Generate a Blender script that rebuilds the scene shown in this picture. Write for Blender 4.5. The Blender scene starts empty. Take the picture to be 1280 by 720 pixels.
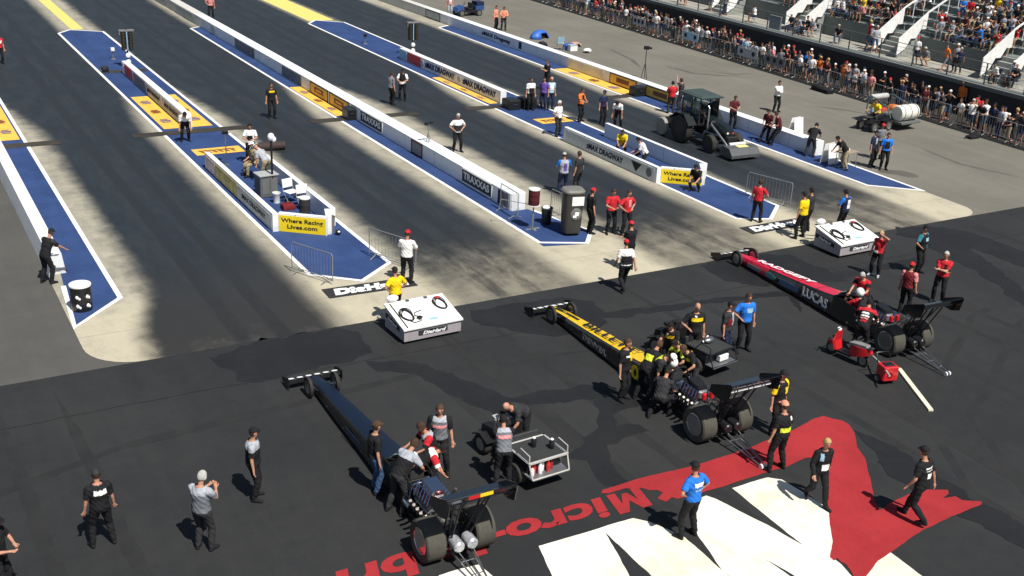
import bpy, bmesh, math, random
import numpy as np
from mathutils import Vector, Matrix, noise
random.seed(11); rng = np.random.default_rng(5)
PI = math.pi
SC = bpy.context.scene
COL = SC.collection

# ---------------------------------------------------------------- camera
HCAM = 13.7
RX = Vector((0.86696, 0.14842, -0.47577)); RY = Vector((-0.49606, 0.34895, -0.79508)); RZ = Vector((0.04802, 0.92531, 0.37615))
FPX = 1394.4
cam_d = bpy.data.cameras.new('camera'); cam = bpy.data.objects.new('camera', cam_d); COL.objects.link(cam)
Rm = Matrix((RX, RY, RZ))
U_, _, V_ = np.linalg.svd(np.array(Rm)); Rm = Matrix((U_ @ V_).tolist())
cam.matrix_world = Matrix.Translation((0, 0, HCAM)) @ Rm.to_4x4()
cam_d.sensor_width = 36; cam_d.lens = 36 * FPX / 1280; cam_d.clip_end = 3000; cam_d.clip_start = .3
SC.camera = cam

def at(px, py, z=0.0):
    """ground (or height z) point that the surveyed photo position refers to"""
    r = Rm @ Vector((px - 640, 360 - py, -FPX)); t = (z - HCAM) / r.z
    return Vector((r.x * t, r.y * t, z))
def proj(p):
    q = Rm.transposed() @ (Vector(p) - Vector((0, 0, HCAM)))
    return 640 - q.x / q.z * FPX, 360 + q.y / q.z * FPX

# ---------------------------------------------------------------- materials
MATS = {}
def mat(name, col, rough=.6, metal=0., var=.12, scale=6., spec=.5, coat=0., trans=0., bump=0., emis=None):
    if name in MATS: return MATS[name]
    m = bpy.data.materials.new(name); m.use_nodes = True; nt = m.node_tree; b = nt.nodes['Principled BSDF']
    b.inputs['Roughness'].default_value = rough; b.inputs['Metallic'].default_value = metal
    b.inputs['Specular IOR Level'].default_value = spec
    if coat: b.inputs['Coat Weight'].default_value = coat
    if trans: b.inputs['Transmission Weight'].default_value = trans
    tc = nt.nodes.new('ShaderNodeTexCoord'); n = nt.nodes.new('ShaderNodeTexNoise'); n.inputs['Scale'].default_value = scale
    n.inputs['Detail'].default_value = 5; n.inputs['Roughness'].default_value = .62
    nt.links.new(tc.outputs['Object'], n.inputs['Vector'])
    mr = nt.nodes.new('ShaderNodeMapRange'); mr.inputs['From Min'].default_value = .3; mr.inputs['From Max'].default_value = .7
    mr.inputs['To Min'].default_value = 1 - var; mr.inputs['To Max'].default_value = 1 + var * .7
    nt.links.new(n.outputs['Fac'], mr.inputs['Value'])
    mx = nt.nodes.new('ShaderNodeVectorMath'); mx.operation = 'SCALE'; mx.inputs[0].default_value = col
    nt.links.new(mr.outputs['Result'], mx.inputs['Scale']); nt.links.new(mx.outputs['Vector'], b.inputs['Base Color'])
    if bump:
        bp = nt.nodes.new('ShaderNodeBump'); bp.inputs['Strength'].default_value = bump; bp.inputs['Distance'].default_value = .01
        nt.links.new(n.outputs['Fac'], bp.inputs['Height']); nt.links.new(bp.outputs['Normal'], b.inputs['Normal'])
    if emis: b.inputs['Emission Color'].default_value = (*emis, 1); b.inputs['Emission Strength'].default_value = 1
    MATS[name] = m; return m

CL = dict(white=(.78, .78, .76), black=(.012, .012, .014), charcoal=(.03, .03, .033), grey=(.16, .17, .19), lightgrey=(.36, .38, .42),
          red=(.50, .02, .03), darkred=(.16, .015, .02), maroon=(.08, .012, .018), yellow=(.80, .55, .01), blue=(.02, .17, .62), navy=(.015, .022, .06),
          denim=(.04, .08, .16), teal=(.03, .16, .20), khaki=(.32, .26, .16), orange=(.72, .17, .03), pink=(.65, .25, .25), brown=(.07, .04, .025),
          green=(.05, .16, .07), lightblue=(.30, .48, .60), purple=(.12, .07, .30), salmon=(.70, .28, .18), lime=(.62, .72, .05), cyan=(.25, .62, .58),
          skin=(.46, .235, .155), tan=(.36, .17, .10), darkskin=(.12, .06, .04), blond=(.42, .28, .12), hairbrown=(.05, .028, .018), hairgrey=(.42, .41, .39), hairblack=(.012, .01, .01))
def cl(n): return mat('cloth_' + n if n not in ('skin', 'tan', 'darkskin') else n, CL[n], .85 if n not in ('skin', 'tan') else .55, var=.22, scale=9, spec=.25)

def nodes_of(m):
    nt = m.node_tree; return nt, nt.nodes, nt.links, nt.nodes['Principled BSDF']
def M_(nt, op, a, b=None, c=None, clamp=False):
    n = nt.nodes.new('ShaderNodeMath'); n.operation = op; n.use_clamp = clamp
    for i, v in enumerate((a, b, c)):
        if v is None: continue
        if isinstance(v, (int, float)): n.inputs[i].default_value = v
        else: nt.links.new(v, n.inputs[i])
    return n.outputs[0]
def smooth(nt, x, e0, e1):
    n = nt.nodes.new('ShaderNodeMapRange'); n.interpolation_type = 'SMOOTHSTEP'
    for k, v in (('Value', x), ('From Min', e0), ('From Max', e1)):
        if isinstance(v, (int, float)): n.inputs[k].default_value = v
        else: nt.links.new(v, n.inputs[k])
    return n.outputs['Result']
def noise_n(nt, vec, scale, detail=5, rough=.6, stretch=None):
    if stretch:
        mp = nt.nodes.new('ShaderNodeMapping'); mp.inputs['Scale'].default_value = stretch; nt.links.new(vec, mp.inputs['Vector']); vec = mp.outputs['Vector']
    n = nt.nodes.new('ShaderNodeTexNoise'); n.inputs['Scale'].default_value = scale; n.inputs['Detail'].default_value = detail; n.inputs['Roughness'].default_value = rough
    nt.links.new(vec, n.inputs['Vector']); return n.outputs['Fac']
def mixc(nt, f, a, b):
    n = nt.nodes.new('ShaderNodeMix'); n.data_type = 'RGBA'
    if isinstance(f, (int, float)): n.inputs[0].default_value = f
    else: nt.links.new(f, n.inputs[0])
    for i, v in ((6, a), (7, b)):
        if isinstance(v, tuple): n.inputs[i].default_value = (*v, 1)
        else: nt.links.new(v, n.inputs[i])
    return n.outputs[2]

def asphalt(name, c1, c2, patch=.35, rough=.8):
    m = bpy.data.materials.new(name); m.use_nodes = True; nt, N, L, b = nodes_of(m)
    g = nt.nodes.new('ShaderNodeNewGeometry').outputs['Position']
    big = noise_n(nt, g, patch, 4, .55); mid = noise_n(nt, g, 2.3, 6, .7); fine = noise_n(nt, g, 38, 3, .7)
    strk = noise_n(nt, g, 1., 4, .6, (1.6, .10, 1))
    f = M_(nt, 'ADD', M_(nt, 'MULTIPLY', big, .55), M_(nt, 'MULTIPLY', mid, .2)); f = M_(nt, 'ADD', f, M_(nt, 'MULTIPLY', strk, .25))
    f = smooth(nt, f, .36, .64)
    c = mixc(nt, f, c1, c2)
    gr = M_(nt, 'ADD', M_(nt, 'MULTIPLY', fine, .7), .65)
    vm = nt.nodes.new('ShaderNodeVectorMath'); vm.operation = 'SCALE'; L.new(c, vm.inputs[0]); L.new(gr, vm.inputs['Scale'])
    L.new(vm.outputs[0], b.inputs['Base Color'])
    L.new(M_(nt, 'ADD', M_(nt, 'MULTIPLY', mid, .3), rough - .15), b.inputs['Roughness'])
    b.inputs['Specular IOR Level'].default_value = .25
    bp = nt.nodes.new('ShaderNodeBump'); bp.inputs['Strength'].default_value = .35; bp.inputs['Distance'].default_value = .008
    L.new(fine, bp.inputs['Height']); L.new(bp.outputs['Normal'], b.inputs['Normal'])
    return m

# ---------------------------------------------------------------- mesh helper
class MB:
    def __init__(s): s.v = []; s.f = []; s.m = []; s.T = None; s.k = 0
    def add(s, vs, fs, k=None):
        o = len(s.v); T = s.T
        s.v += [tuple(T @ Vector(p)) if T is not None else tuple(p) for p in vs]
        s.f += [tuple(i + o for i in f) for f in fs]; s.m += [s.k if k is None else k] * len(fs); return s
    def box(s, c, d, rz=0, rx=0, ry=0, k=None, taper=1., bev=None):
        x, y, z = d[0] / 2, d[1] / 2, d[2] / 2
        R = Matrix.Rotation(rz, 3, 'Z') @ Matrix.Rotation(ry, 3, 'Y') @ Matrix.Rotation(rx, 3, 'X'); c = Vector(c)
        b = min(x, y, z) * .22 if bev is None else bev
        b = min(b, .03)
        vs = []; fs = []
        # chamfered vertical section: octagon rings
        def ring(zz, ins, tp):
            X, Y = (x * tp - ins), (y * tp - ins); bb = min(b, X * .45, Y * .45)
            return [(X, -Y + bb, zz), (X, Y - bb, zz), (X - bb, Y, zz), (-X + bb, Y, zz), (-X, Y - bb, zz), (-X, -Y + bb, zz), (-X + bb, -Y, zz), (X - bb, -Y, zz)]
        rings = [ring(-z, b * .6, 1), ring(-z + b * .6, 0, 1), ring(z - b * .6, 0, taper), ring(z, b * .6, taper)]
        for r in rings: vs += [tuple(c + R @ Vector(p)) for p in r]
        for i in range(3):
            for j in range(8): fs.append((i * 8 + j, i * 8 + (j + 1) % 8, (i + 1) * 8 + (j + 1) % 8, (i + 1) * 8 + j))
        fs.append(tuple(range(7, -1, -1))); fs.append(tuple(range(24, 32)))
        return s.add(vs, fs, k)
    def tube(s, pts, r, n=8, k=None, caps=True):
        pts = [Vector(p) for p in pts]; rs = r if isinstance(r, (list, tuple)) else [r] * len(pts)
        vs = []; fs = []; up = None
        for i, p in enumerate(pts):
            d = (pts[min(i + 1, len(pts) - 1)] - pts[max(i - 1, 0)]).normalized()
            if up is None: up = Vector((0, 0, 1)) if abs(d.z) < .9 else Vector((1, 0, 0))
            a = d.cross(up).normalized(); b_ = a.cross(d).normalized(); up = b_
            for j in range(n):
                t = 2 * PI * j / n; vs.append(p + (a * math.cos(t) + b_ * math.sin(t)) * rs[i])
        for i in range(len(pts) - 1):
            for j in range(n): fs.append((i * n + j, (i + 1) * n + j, (i + 1) * n + (j + 1) % n, i * n + (j + 1) % n))
        if caps: fs.append(tuple(range(n))); fs.append(tuple(range(len(pts) * n - 1, (len(pts) - 1) * n - 1, -1)))
        return s.add(vs, fs, k)
    def lathe(s, prof, c=(0, 0, 0), axis='z', n=20, k=None):
        """prof: list of (radius, height)"""
        vs = []; fs = []; c = Vector(c)
        for r, h in prof:
            for j in range(n):
                t = 2 * PI * j / n; a, b_ = r * math.cos(t), r * math.sin(t)
                vs.append(c + (Vector((a, b_, h)) if axis == 'z' else Vector((h, a, b_)) if axis == 'x' else Vector((b_, h, a))))
        for i in range(len(prof) - 1):
            for j in range(n): fs.append((i * n + j, i * n + (j + 1) % n, (i + 1) * n + (j + 1) % n, (i + 1) * n + j))
        if prof[0][0] > 1e-4: fs.append(tuple(range(n - 1, -1, -1)))
        if prof[-1][0] > 1e-4: fs.append(tuple(range((len(prof) - 1) * n, len(prof) * n)))
        return s.add(vs, fs, k)
    def ell(s, c, r, n=10, m=7, k=None, R=None):
        vs = []; fs = []; c = Vector(c); r = Vector(r if hasattr(r, '__len__') else (r, r, r))
        for i in range(m + 1):
            p = PI * i / m
            for j in range(n):
                t = 2 * PI * j / n; q = Vector((r.x * math.sin(p) * math.cos(t), r.y * math.sin(p) * math.sin(t), r.z * math.cos(p)))
                vs.append(c + (R @ q if R else q))
        for i in range(m):
            for j in range(n): fs.append((i * n + j, (i + 1) * n + j, (i + 1) * n + (j + 1) % n, i * n + (j + 1) % n))
        return s.add(vs, fs, k)
    def loft(s, rings, k=None, caps=True, kf=None):
        n = len(rings[0]); vs = [p for r in rings for p in r]; fs = []; o = len(s.f)
        for i in range(len(rings) - 1):
            for j in range(n): fs.append((i * n + j, i * n + (j + 1) % n, (i + 1) * n + (j + 1) % n, (i + 1) * n + j))
        if caps: fs.append(tuple(range(n - 1, -1, -1))); fs.append(tuple(range((len(rings) - 1) * n, len(rings) * n)))
        s.add(vs, fs, k)
        if kf:
            for i in range(len(rings) - 1):
                for j in range(n): s.m[o + i * n + j] = kf(i, j)
        return s
    def prism(s, poly, z0, z1, k=None):
        n = len(poly); vs = [(p[0], p[1], z0) for p in poly] + [(p[0], p[1], z1) for p in poly]
        fs = [tuple(range(n - 1, -1, -1)), tuple(range(n, 2 * n))] + [(j, (j + 1) % n, n + (j + 1) % n, n + j) for j in range(n)]
        return s.add(vs, fs, k)
    def plate(s, poly, ax, a0, a1, k=None):
        """prism of a 2-d outline along x ('x': poly=(y,z)) or y ('y': poly=(x,z))"""
        f = (lambda p, a: (a, p[0], p[1])) if ax == 'x' else (lambda p, a: (p[0], a, p[1]))
        n = len(poly); vs = [f(p, a0) for p in poly] + [f(p, a1) for p in poly]
        fs = [tuple(range(n - 1, -1, -1)), tuple(range(n, 2 * n))] + [(j, (j + 1) % n, n + (j + 1) % n, n + j) for j in range(n)]
        return s.add(vs, fs, k)
    def build(s, name, mats, parent=None, smooth_=False, fix=True):
        me = bpy.data.meshes.new(name); me.from_pydata(s.v, [], s.f)
        if not isinstance(mats, (list, tuple)): mats = [mats]
        for m in mats: me.materials.append(m)
        me.polygons.foreach_set('material_index', s.m)
        if fix:
            bm = bmesh.new(); bm.from_mesh(me); bmesh.ops.recalc_face_normals(bm, faces=bm.faces); bm.to_mesh(me); bm.free()
        if smooth_:
            me.polygons.foreach_set('use_smooth', [True] * len(me.polygons)); me.set_sharp_from_angle(angle=math.radians(38))
        me.update(); o = bpy.data.objects.new(name, me); COL.objects.link(o)
        if parent is not None: o.parent = parent
        return o

def tag(o, label=None, cat=None, group=None, kind=None):
    if label: o['label'] = label
    if cat: o['category'] = cat
    if group: o['group'] = group
    if kind: o['kind'] = kind
    return o
def empty(name, loc, rz=0, label=None, cat=None, group=None):
    o = bpy.data.objects.new(name, None); COL.objects.link(o); o.location = loc; o.rotation_euler = (0, 0, rz); o.empty_display_size = .2
    return tag(o, label, cat, group)
def copy_tree(o, parent=None):
    c = o.copy(); COL.objects.link(c)
    if parent is not None: c.parent = parent
    for ch in [x for x in o.children]: copy_tree(ch, c)
    return c
def sheet(name, poly, z, m, kind='structure', parent=None, holes=None):
    from mathutils.geometry import tessellate_polygon
    pts = [Vector((p[0], p[1], 0)) for p in poly]; tri = tessellate_polygon([pts]); fs = []
    for t in tri:
        p, q, r = (pts[i] for i in t); cr = (q - p).cross(r - p).z
        if abs(cr) > 1e-9: fs.append(tuple(t) if cr > 0 else tuple(t[::-1]))
    me = bpy.data.meshes.new(name); me.from_pydata([(p.x, p.y, z) for p in pts], [], fs); me.materials.append(m); me.update()
    o = bpy.data.objects.new(name, me); COL.objects.link(o)
    if parent is not None: o.parent = parent
    if kind and parent is None: o['kind'] = kind
    return o
def ribbon(mb, pts, w, z, k=None):
    """flat strip of width w along a polyline (closed if last==first)"""
    pts = [Vector((p[0], p[1])) for p in pts]; n = len(pts); closed = (pts[0] - pts[-1]).length < 1e-6
    L_, R_ = [], []
    for i in range(n):
        a = pts[i] - pts[i - 1] if i > 0 else (pts[-1] - pts[-2] if closed else pts[1] - pts[0])
        b = pts[i + 1] - pts[i] if i < n - 1 else (pts[1] - pts[0] if closed else pts[-1] - pts[-2])
        a.normalize(); b.normalize(); na = Vector((-a.y, a.x)); nb = Vector((-b.y, b.x)); m = (na + nb); m = m / max(m.length_squared * .5, .35)
        L_.append(pts[i]); R_.append(pts[i] + m * w)
    vs = [(p.x, p.y, z) for p in L_] + [(p.x, p.y, z) for p in R_]
    fs = [(i, i + 1, n + i + 1, n + i) for i in range(n - 1)]
    mb.add(vs, fs, k)
def text(s, m, o, xd, yd, h, width=None, parent=None, name='lettering', ext=.004, bold=.02, shear=0., align='CENTER', kind=None, lift=.004):
    cu = bpy.data.curves.new(name, 'FONT'); cu.body = s; cu.size = 1; cu.align_x = align; cu.offset = bold; cu.shear = shear; cu.extrude = .001; cu.resolution_u = 3
    t = bpy.data.objects.new(name, cu); COL.objects.link(t); dg = bpy.context.evaluated_depsgraph_get(); dg.update()
    me = bpy.data.meshes.new_from_object(t.evaluated_get(dg)); bpy.data.objects.remove(t); bpy.data.curves.remove(cu)
    co = np.empty(len(me.vertices) * 3); me.vertices.foreach_get('co', co); co = co.reshape(-1, 3)
    sy = h / .72; wd = co[:, 0].max() - co[:, 0].min(); sx = width / wd if width else sy
    X = Vector(xd).normalized(); Y = Vector(yd).normalized(); Z = X.cross(Y); o = Vector(o)
    A = np.array([X * sx, Y * sy, Z * (ext / .002)]); co = co @ A + np.array(o + Z * (lift + ext / 2)); me.vertices.foreach_set('co', co.ravel())
    me.name = name; me.materials.clear(); me.materials.append(m); me.update()
    ob = bpy.data.objects.new(name, me); COL.objects.link(ob)
    if parent is not None: ob.parent = parent
    if kind: ob['kind'] = kind
    return ob
# ---------------------------------------------------------------- common materials
WHITE = mat('white_paint', (.78, .78, .76), .5, var=.14, scale=4)
WALLW = mat('white_wall_paint', (.74, .76, .77), .6, var=.10, scale=.9)
def wall_mat():
    m = bpy.data.materials.new('barrier_white_paint'); m.use_nodes = True; nt, N, L, b = nodes_of(m); g = nt.nodes.new('ShaderNodeNewGeometry').outputs['Position']; sp = nt.nodes.new('ShaderNodeSeparateXYZ'); L.new(g, sp.inputs[0])
    jy = M_(nt, 'ABSOLUTE', M_(nt, 'SUBTRACT', M_(nt, 'FRACT', M_(nt, 'DIVIDE', sp.outputs[1], 3.05)), .5)); j = smooth(nt, jy, .493, .498)
    n = noise_n(nt, g, 3., 6, .7); n2 = noise_n(nt, g, 1., 6, .75, (3, .5, 6)); low = smooth(nt, sp.outputs[2], .42, .0)
    d = M_(nt, 'ADD', M_(nt, 'MULTIPLY', low, M_(nt, 'MULTIPLY', smooth(nt, n2, .4, .7), .55)), M_(nt, 'MULTIPLY', smooth(nt, n, .55, .75), .18), clamp=True)
    far = smooth(nt, sp.outputs[1], 76., 84.); c = mixc(nt, M_(nt, 'MULTIPLY', far, .55), (.74, .76, .77), (.40, .36, .28)); c = mixc(nt, d, c, (.26, .25, .23)); c = mixc(nt, M_(nt, 'MULTIPLY', j, .7), c, (.16, .16, .15))
    L.new(c, b.inputs['Base Color']); b.inputs['Roughness'].default_value = .6; return m
WALLW = wall_mat()
WORN = mat('worn_white_line', (.82, .81, .78), .6, var=.10, scale=3)
BLUEP = None
BLACKP = mat('black_paint', (.012, .012, .013), .35, var=.2)
BLACKG = mat('gloss_black_bodywork', (.008, .009, .012), .16, coat=.6, var=.1)
RUBBER = mat('tyre_rubber', (.035, .034, .031), .8, var=.2, spec=.2)
SLICK = mat('slick_tread', (.075, .072, .06), .9, var=.18, spec=.15, scale=10)
STEEL = mat('bare_steel', (.42, .43, .44), .3, .9, .15)
CHROME = mat('polished_metal', (.75, .76, .78), .15, 1., .05)
GALV = mat('galvanised_steel', (.32, .33, .33), .5, .6, .15)
DKMET = mat('dark_metal', (.03, .03, .032), .4, .5, .2)
GREYP = mat('grey_plastic', (.17, .17, .165), .6)
YELP = mat('yellow_sign_paint', (.82, .60, .01), .5, var=.05)
REDP = mat('red_paint', (.55, .015, .02), .28, coat=.5, var=.05)
ORNG = mat('amber_mat_paint', (.78, .46, .07), .7, var=.14, scale=4)
CREAM = mat('cream_paint', (.72, .68, .52), .6)
GLASS = mat('tinted_glass', (.08, .13, .13), .08, spec=.8, var=.02)
BROWNMK = mat('brown_sign_print', (.20, .07, .02), .7)
LOGOW = mat('white_print', (.80, .80, .80), .5, var=.03)
LOGOK = mat('black_print', (.015, .015, .016), .5, var=.05)
LOGOR = mat('red_print', (.55, .03, .03), .5, var=.05)
PANELG = mat('grey_sign_panel', (.42, .43, .42), .6, var=.25, scale=3)
AL = mat('aluminium_plank', (.36, .38, .38), .45, .4, .2)

# ---------------------------------------------------------------- ground
def lin(*a): return a
ASP = asphalt('service_asphalt', (.072, .070, .065), (.090, .087, .080), .3)
STG = asphalt('staging_asphalt', (.0205, .0215, .0225), (.0295, .0300, .0302), .22, .72)
APR = asphalt('apron_asphalt', (.135, .128, .108), (.175, .165, .138), .18)
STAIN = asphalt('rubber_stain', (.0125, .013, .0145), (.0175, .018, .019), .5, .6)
def worn_paint(name, c1, c2, amt):
    m = asphalt(name, c1, c2, .6, .8); nt, N, L, bs = nodes_of(m); g = nt.nodes.new('ShaderNodeNewGeometry').outputs['Position']
    n = noise_n(nt, g, 14., 6, .8); n2 = noise_n(nt, g, .9, 4, .6, (1, 2.2, 1)); k = M_(nt, 'MULTIPLY', smooth(nt, n, .60, .70), smooth(nt, n2, .42, .66)); src = bs.inputs['Base Color'].links[0].from_socket
    scf = M_(nt, 'MULTIPLY', smooth(nt, noise_n(nt, g, 1., 5, .7, (.35, 6., 1)), .58, .72), .22)
    c = mixc(nt, M_(nt, 'ADD', M_(nt, 'MULTIPLY', k, amt), scf, clamp=True), src, (.045, .043, .04)); L.new(c, bs.inputs['Base Color']); return m
REDG = worn_paint('red_ground_paint', (.27, .018, .022), (.34, .026, .030), .6)
WHG = worn_paint('white_ground_paint', (.62, .58, .44), (.80, .79, .72), .9)
sheet('ground', [(-400, -200), (600, -200), (600, 900), (-400, 900)], 0, ASP)
sheet('staging_pavement', [(-60, -60), (120, -60), (120, 28.34), (39.9, 28.34), (4.1, 28.34), (-60, 28.2)], .004, STG)
sheet('apron_pavement', [(36., 28.34), (53.6, 28.34), (54.3, 33.5), (53.4, 90), (58, 200), (39.8, 200), (39.8, 33)], .004, APR)

def lane_mat():
    m = bpy.data.materials.new('rubbered_concrete'); m.use_nodes = True; nt, N, L, b = nodes_of(m)
    g = nt.nodes.new('ShaderNodeNewGeometry').outputs['Position']; sp = nt.nodes.new('ShaderNodeSeparateXYZ'); L.new(g, sp.inputs[0])
    x, y = sp.outputs[0], sp.outputs[1]
    n1 = noise_n(nt, g, 1., 5, .65, (.8, .05, 1)); n2 = noise_n(nt, g, .8, 6, .72, (1.5, .45, 1)); n3 = noise_n(nt, g, 1.1, 5, .65); fine = noise_n(nt, g, 30, 3, .7)
    xj = M_(nt, 'ADD', x, M_(nt, 'MULTIPLY', M_(nt, 'SUBTRACT', n1, .5), .45)); xj = M_(nt, 'ADD', xj, M_(nt, 'MULTIPLY', M_(nt, 'SUBTRACT', n3, .5), .5))
    far = smooth(nt, y, 52., 64.)
    tot = None
    for a, b_, ja, jb in ((6.7, 11.05, 1.3, .9), (15.3, 19.45, .9, 1.3), (24.0, 28.3, 1.5, 1.1), (32.3, 37.1, .5, .7)):
        e0 = M_(nt, 'SUBTRACT', M_(nt, 'SUBTRACT', a, M_(nt, 'MULTIPLY', far, ja)), M_(nt, 'MULTIPLY', smooth(nt, y, 33.5, 29.5), 1.0 if a < 8 else .3)); e1 = M_(nt, 'ADD', b_, M_(nt, 'MULTIPLY', far, jb))
        l_ = smooth(nt, M_(nt, 'SUBTRACT', xj, e0), -.52, .44); r_ = smooth(nt, M_(nt, 'SUBTRACT', e1, xj), -.52, .44)
        mk = M_(nt, 'MULTIPLY', l_, r_); tot = mk if tot is None else M_(nt, 'ADD', tot, mk)
    yj = M_(nt, 'ADD', y, M_(nt, 'MULTIPLY', M_(nt, 'SUBTRACT', n2, .5), 5.)); yj = M_(nt, 'ADD', yj, M_(nt, 'MULTIPLY', M_(nt, 'SUBTRACT', n3, .5), 3.))
    near = smooth(nt, M_(nt, 'ADD', yj, M_(nt, 'MULTIPLY', smooth(nt, x, 12.5, 11.2), 5.)), 28.6, 34.2)
    near = M_(nt, 'ADD', M_(nt, 'MULTIPLY', near, .72), .28)
    rub = M_(nt, 'MULTIPLY', tot, near, clamp=True)
    # older light rubber over the whole bare concrete
    dirt = smooth(nt, M_(nt, 'ADD', M_(nt, 'MULTIPLY', n2, .5), M_(nt, 'MULTIPLY', n3, .5)), .38, .68)
    conc = mixc(nt, dirt, (.36, .335, .262), (.21, .198, .162))
    conc = mixc(nt, M_(nt, 'MULTIPLY', smooth(nt, M_(nt, 'ADD', y, M_(nt, 'MULTIPLY', n3, 3.)), 35.5, 32.5), M_(nt, 'SUBTRACT', 1., M_(nt, 'MULTIPLY', dirt, .5))), conc, (.45, .41, .305))
    # expansion joints every six metres
    jy = M_(nt, 'ABSOLUTE', M_(nt, 'SUBTRACT', M_(nt, 'FRACT', M_(nt, 'DIVIDE', y, 6.1)), .5)); jt = smooth(nt, jy, .4985, .4965)
    conc = mixc(nt, M_(nt, 'MULTIPLY', M_(nt, 'SUBTRACT', 1., jt), .5), conc, (.12, .11, .09))
    for cx, hw in ((9.0, 2.6), (17.4, 2.6), (26.0, 3.0), (34.6, 2.6)):
        k = M_(nt, 'MULTIPLY', smooth(nt, M_(nt, 'ABSOLUTE', M_(nt, 'SUBTRACT', xj, cx)), hw + .3, hw - .7), smooth(nt, M_(nt, 'ADD', y, M_(nt, 'MULTIPLY', n3, 2.)), 38., 34.))
        conc = mixc(nt, M_(nt, 'MULTIPLY', k, M_(nt, 'ADD', M_(nt, 'MULTIPLY', dirt, .35), .5)), conc, (.105, .098, .080))
    strk = smooth(nt, n2, .35, .68)
    rc = mixc(nt, strk, (.0150, .0195, .024), (.0235, .0285, .033))  # bluish cast in the rubber colour paints in the reflected sky sheen
    brown = M_(nt, 'MULTIPLY', smooth(nt, y, 38., 29.), .9); rc = mixc(nt, brown, rc, (.027, .0255, .0235))
    tk = None
    for cx in (8.85, 17.35, 26.15, 34.7):
        for o_ in (-.57, .57):
            q = smooth(nt, M_(nt, 'ABSOLUTE', M_(nt, 'SUBTRACT', M_(nt, 'ADD', x, M_(nt, 'MULTIPLY', M_(nt, 'SUBTRACT', n1, .5), .35)), cx + o_)), .30, .16); tk = q if tk is None else M_(nt, 'ADD', tk, q)
    tk = M_(nt, 'MULTIPLY', tk, smooth(nt, n2, .30, .62), clamp=True)
    c = mixc(nt, rub, conc, rc); c = mixc(nt, M_(nt, 'MULTIPLY', tk, .55), c, (.012, .0125, .0135))
    vm = nt.nodes.new('ShaderNodeVectorMath'); vm.operation = 'SCALE'; L.new(c, vm.inputs[0]); L.new(M_(nt, 'ADD', M_(nt, 'MULTIPLY', fine, .5), .75), vm.inputs['Scale'])
    L.new(vm.outputs[0], b.inputs['Base Color']); b.inputs['Specular IOR Level'].default_value = .4
    L.new(M_(nt, 'ADD', M_(nt, 'MULTIPLY', rub, -.22), M_(nt, 'ADD', .72, M_(nt, 'MULTIPLY', n3, .15))), b.inputs['Roughness'])
    return m
LANE = lane_mat()
def arc(cx, cy, r, a0, a1, n=8): return [(cx + r * math.cos(math.radians(a0 + (a1 - a0) * i / n)), cy + r * math.sin(math.radians(a0 + (a1 - a0) * i / n))) for i in range(n + 1)]
pad = arc(5.55, 29.75, 1.42, 180, 270) + arc(38.6, 29.5, 1.15, 270, 350) + [(39.85, 33), (39.9, 220), (4.13, 220)]
sheet('concrete_lanes', pad, .008, LANE)

# stains on the staging pavement, traced where they lie on the ground
def gp(pts): return [tuple(at(px, py)[:2]) for px, py in pts]
def wob(pts, amp=.05, step=.28):
    out = []; n = len(pts)
    for i in range(n):
        a = Vector(pts[i]); b = Vector(pts[(i + 1) % n]); k = max(1, int((b - a).length / step))
        for j in range(k):
            p = a.lerp(b, j / k); q = noise.noise_vector((p.x * 1.9, p.y * 1.9, 1.7)) + noise.noise_vector((p.x * 6, p.y * 6, 4.7)) * .45; out.append((p.x + q.x * amp, p.y + q.y * amp))
    return out
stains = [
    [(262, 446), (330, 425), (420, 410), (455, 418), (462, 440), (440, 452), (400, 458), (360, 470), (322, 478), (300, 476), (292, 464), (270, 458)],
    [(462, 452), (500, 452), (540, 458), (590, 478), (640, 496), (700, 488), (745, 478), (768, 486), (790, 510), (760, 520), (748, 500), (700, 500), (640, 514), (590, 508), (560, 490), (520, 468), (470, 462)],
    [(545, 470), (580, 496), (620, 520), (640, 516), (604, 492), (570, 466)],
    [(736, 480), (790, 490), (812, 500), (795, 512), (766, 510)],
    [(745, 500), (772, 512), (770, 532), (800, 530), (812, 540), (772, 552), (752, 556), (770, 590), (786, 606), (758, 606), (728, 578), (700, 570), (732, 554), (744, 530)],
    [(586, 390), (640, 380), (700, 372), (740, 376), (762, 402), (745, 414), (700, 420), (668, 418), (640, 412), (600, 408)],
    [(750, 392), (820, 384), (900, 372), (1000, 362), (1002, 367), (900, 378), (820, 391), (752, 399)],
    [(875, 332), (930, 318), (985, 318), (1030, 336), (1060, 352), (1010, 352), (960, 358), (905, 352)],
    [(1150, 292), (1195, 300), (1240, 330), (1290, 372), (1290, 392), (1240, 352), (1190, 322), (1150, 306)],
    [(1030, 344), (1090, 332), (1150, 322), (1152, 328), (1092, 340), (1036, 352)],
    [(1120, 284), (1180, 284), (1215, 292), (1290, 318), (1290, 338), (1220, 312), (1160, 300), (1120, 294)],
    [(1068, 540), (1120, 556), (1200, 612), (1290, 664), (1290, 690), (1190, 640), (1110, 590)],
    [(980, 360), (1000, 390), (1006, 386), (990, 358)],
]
for i, s in enumerate(stains): sheet('rubber_stain', wob(gp(s), .20, .16), .008 + .0004 * i, STAIN)

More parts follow.
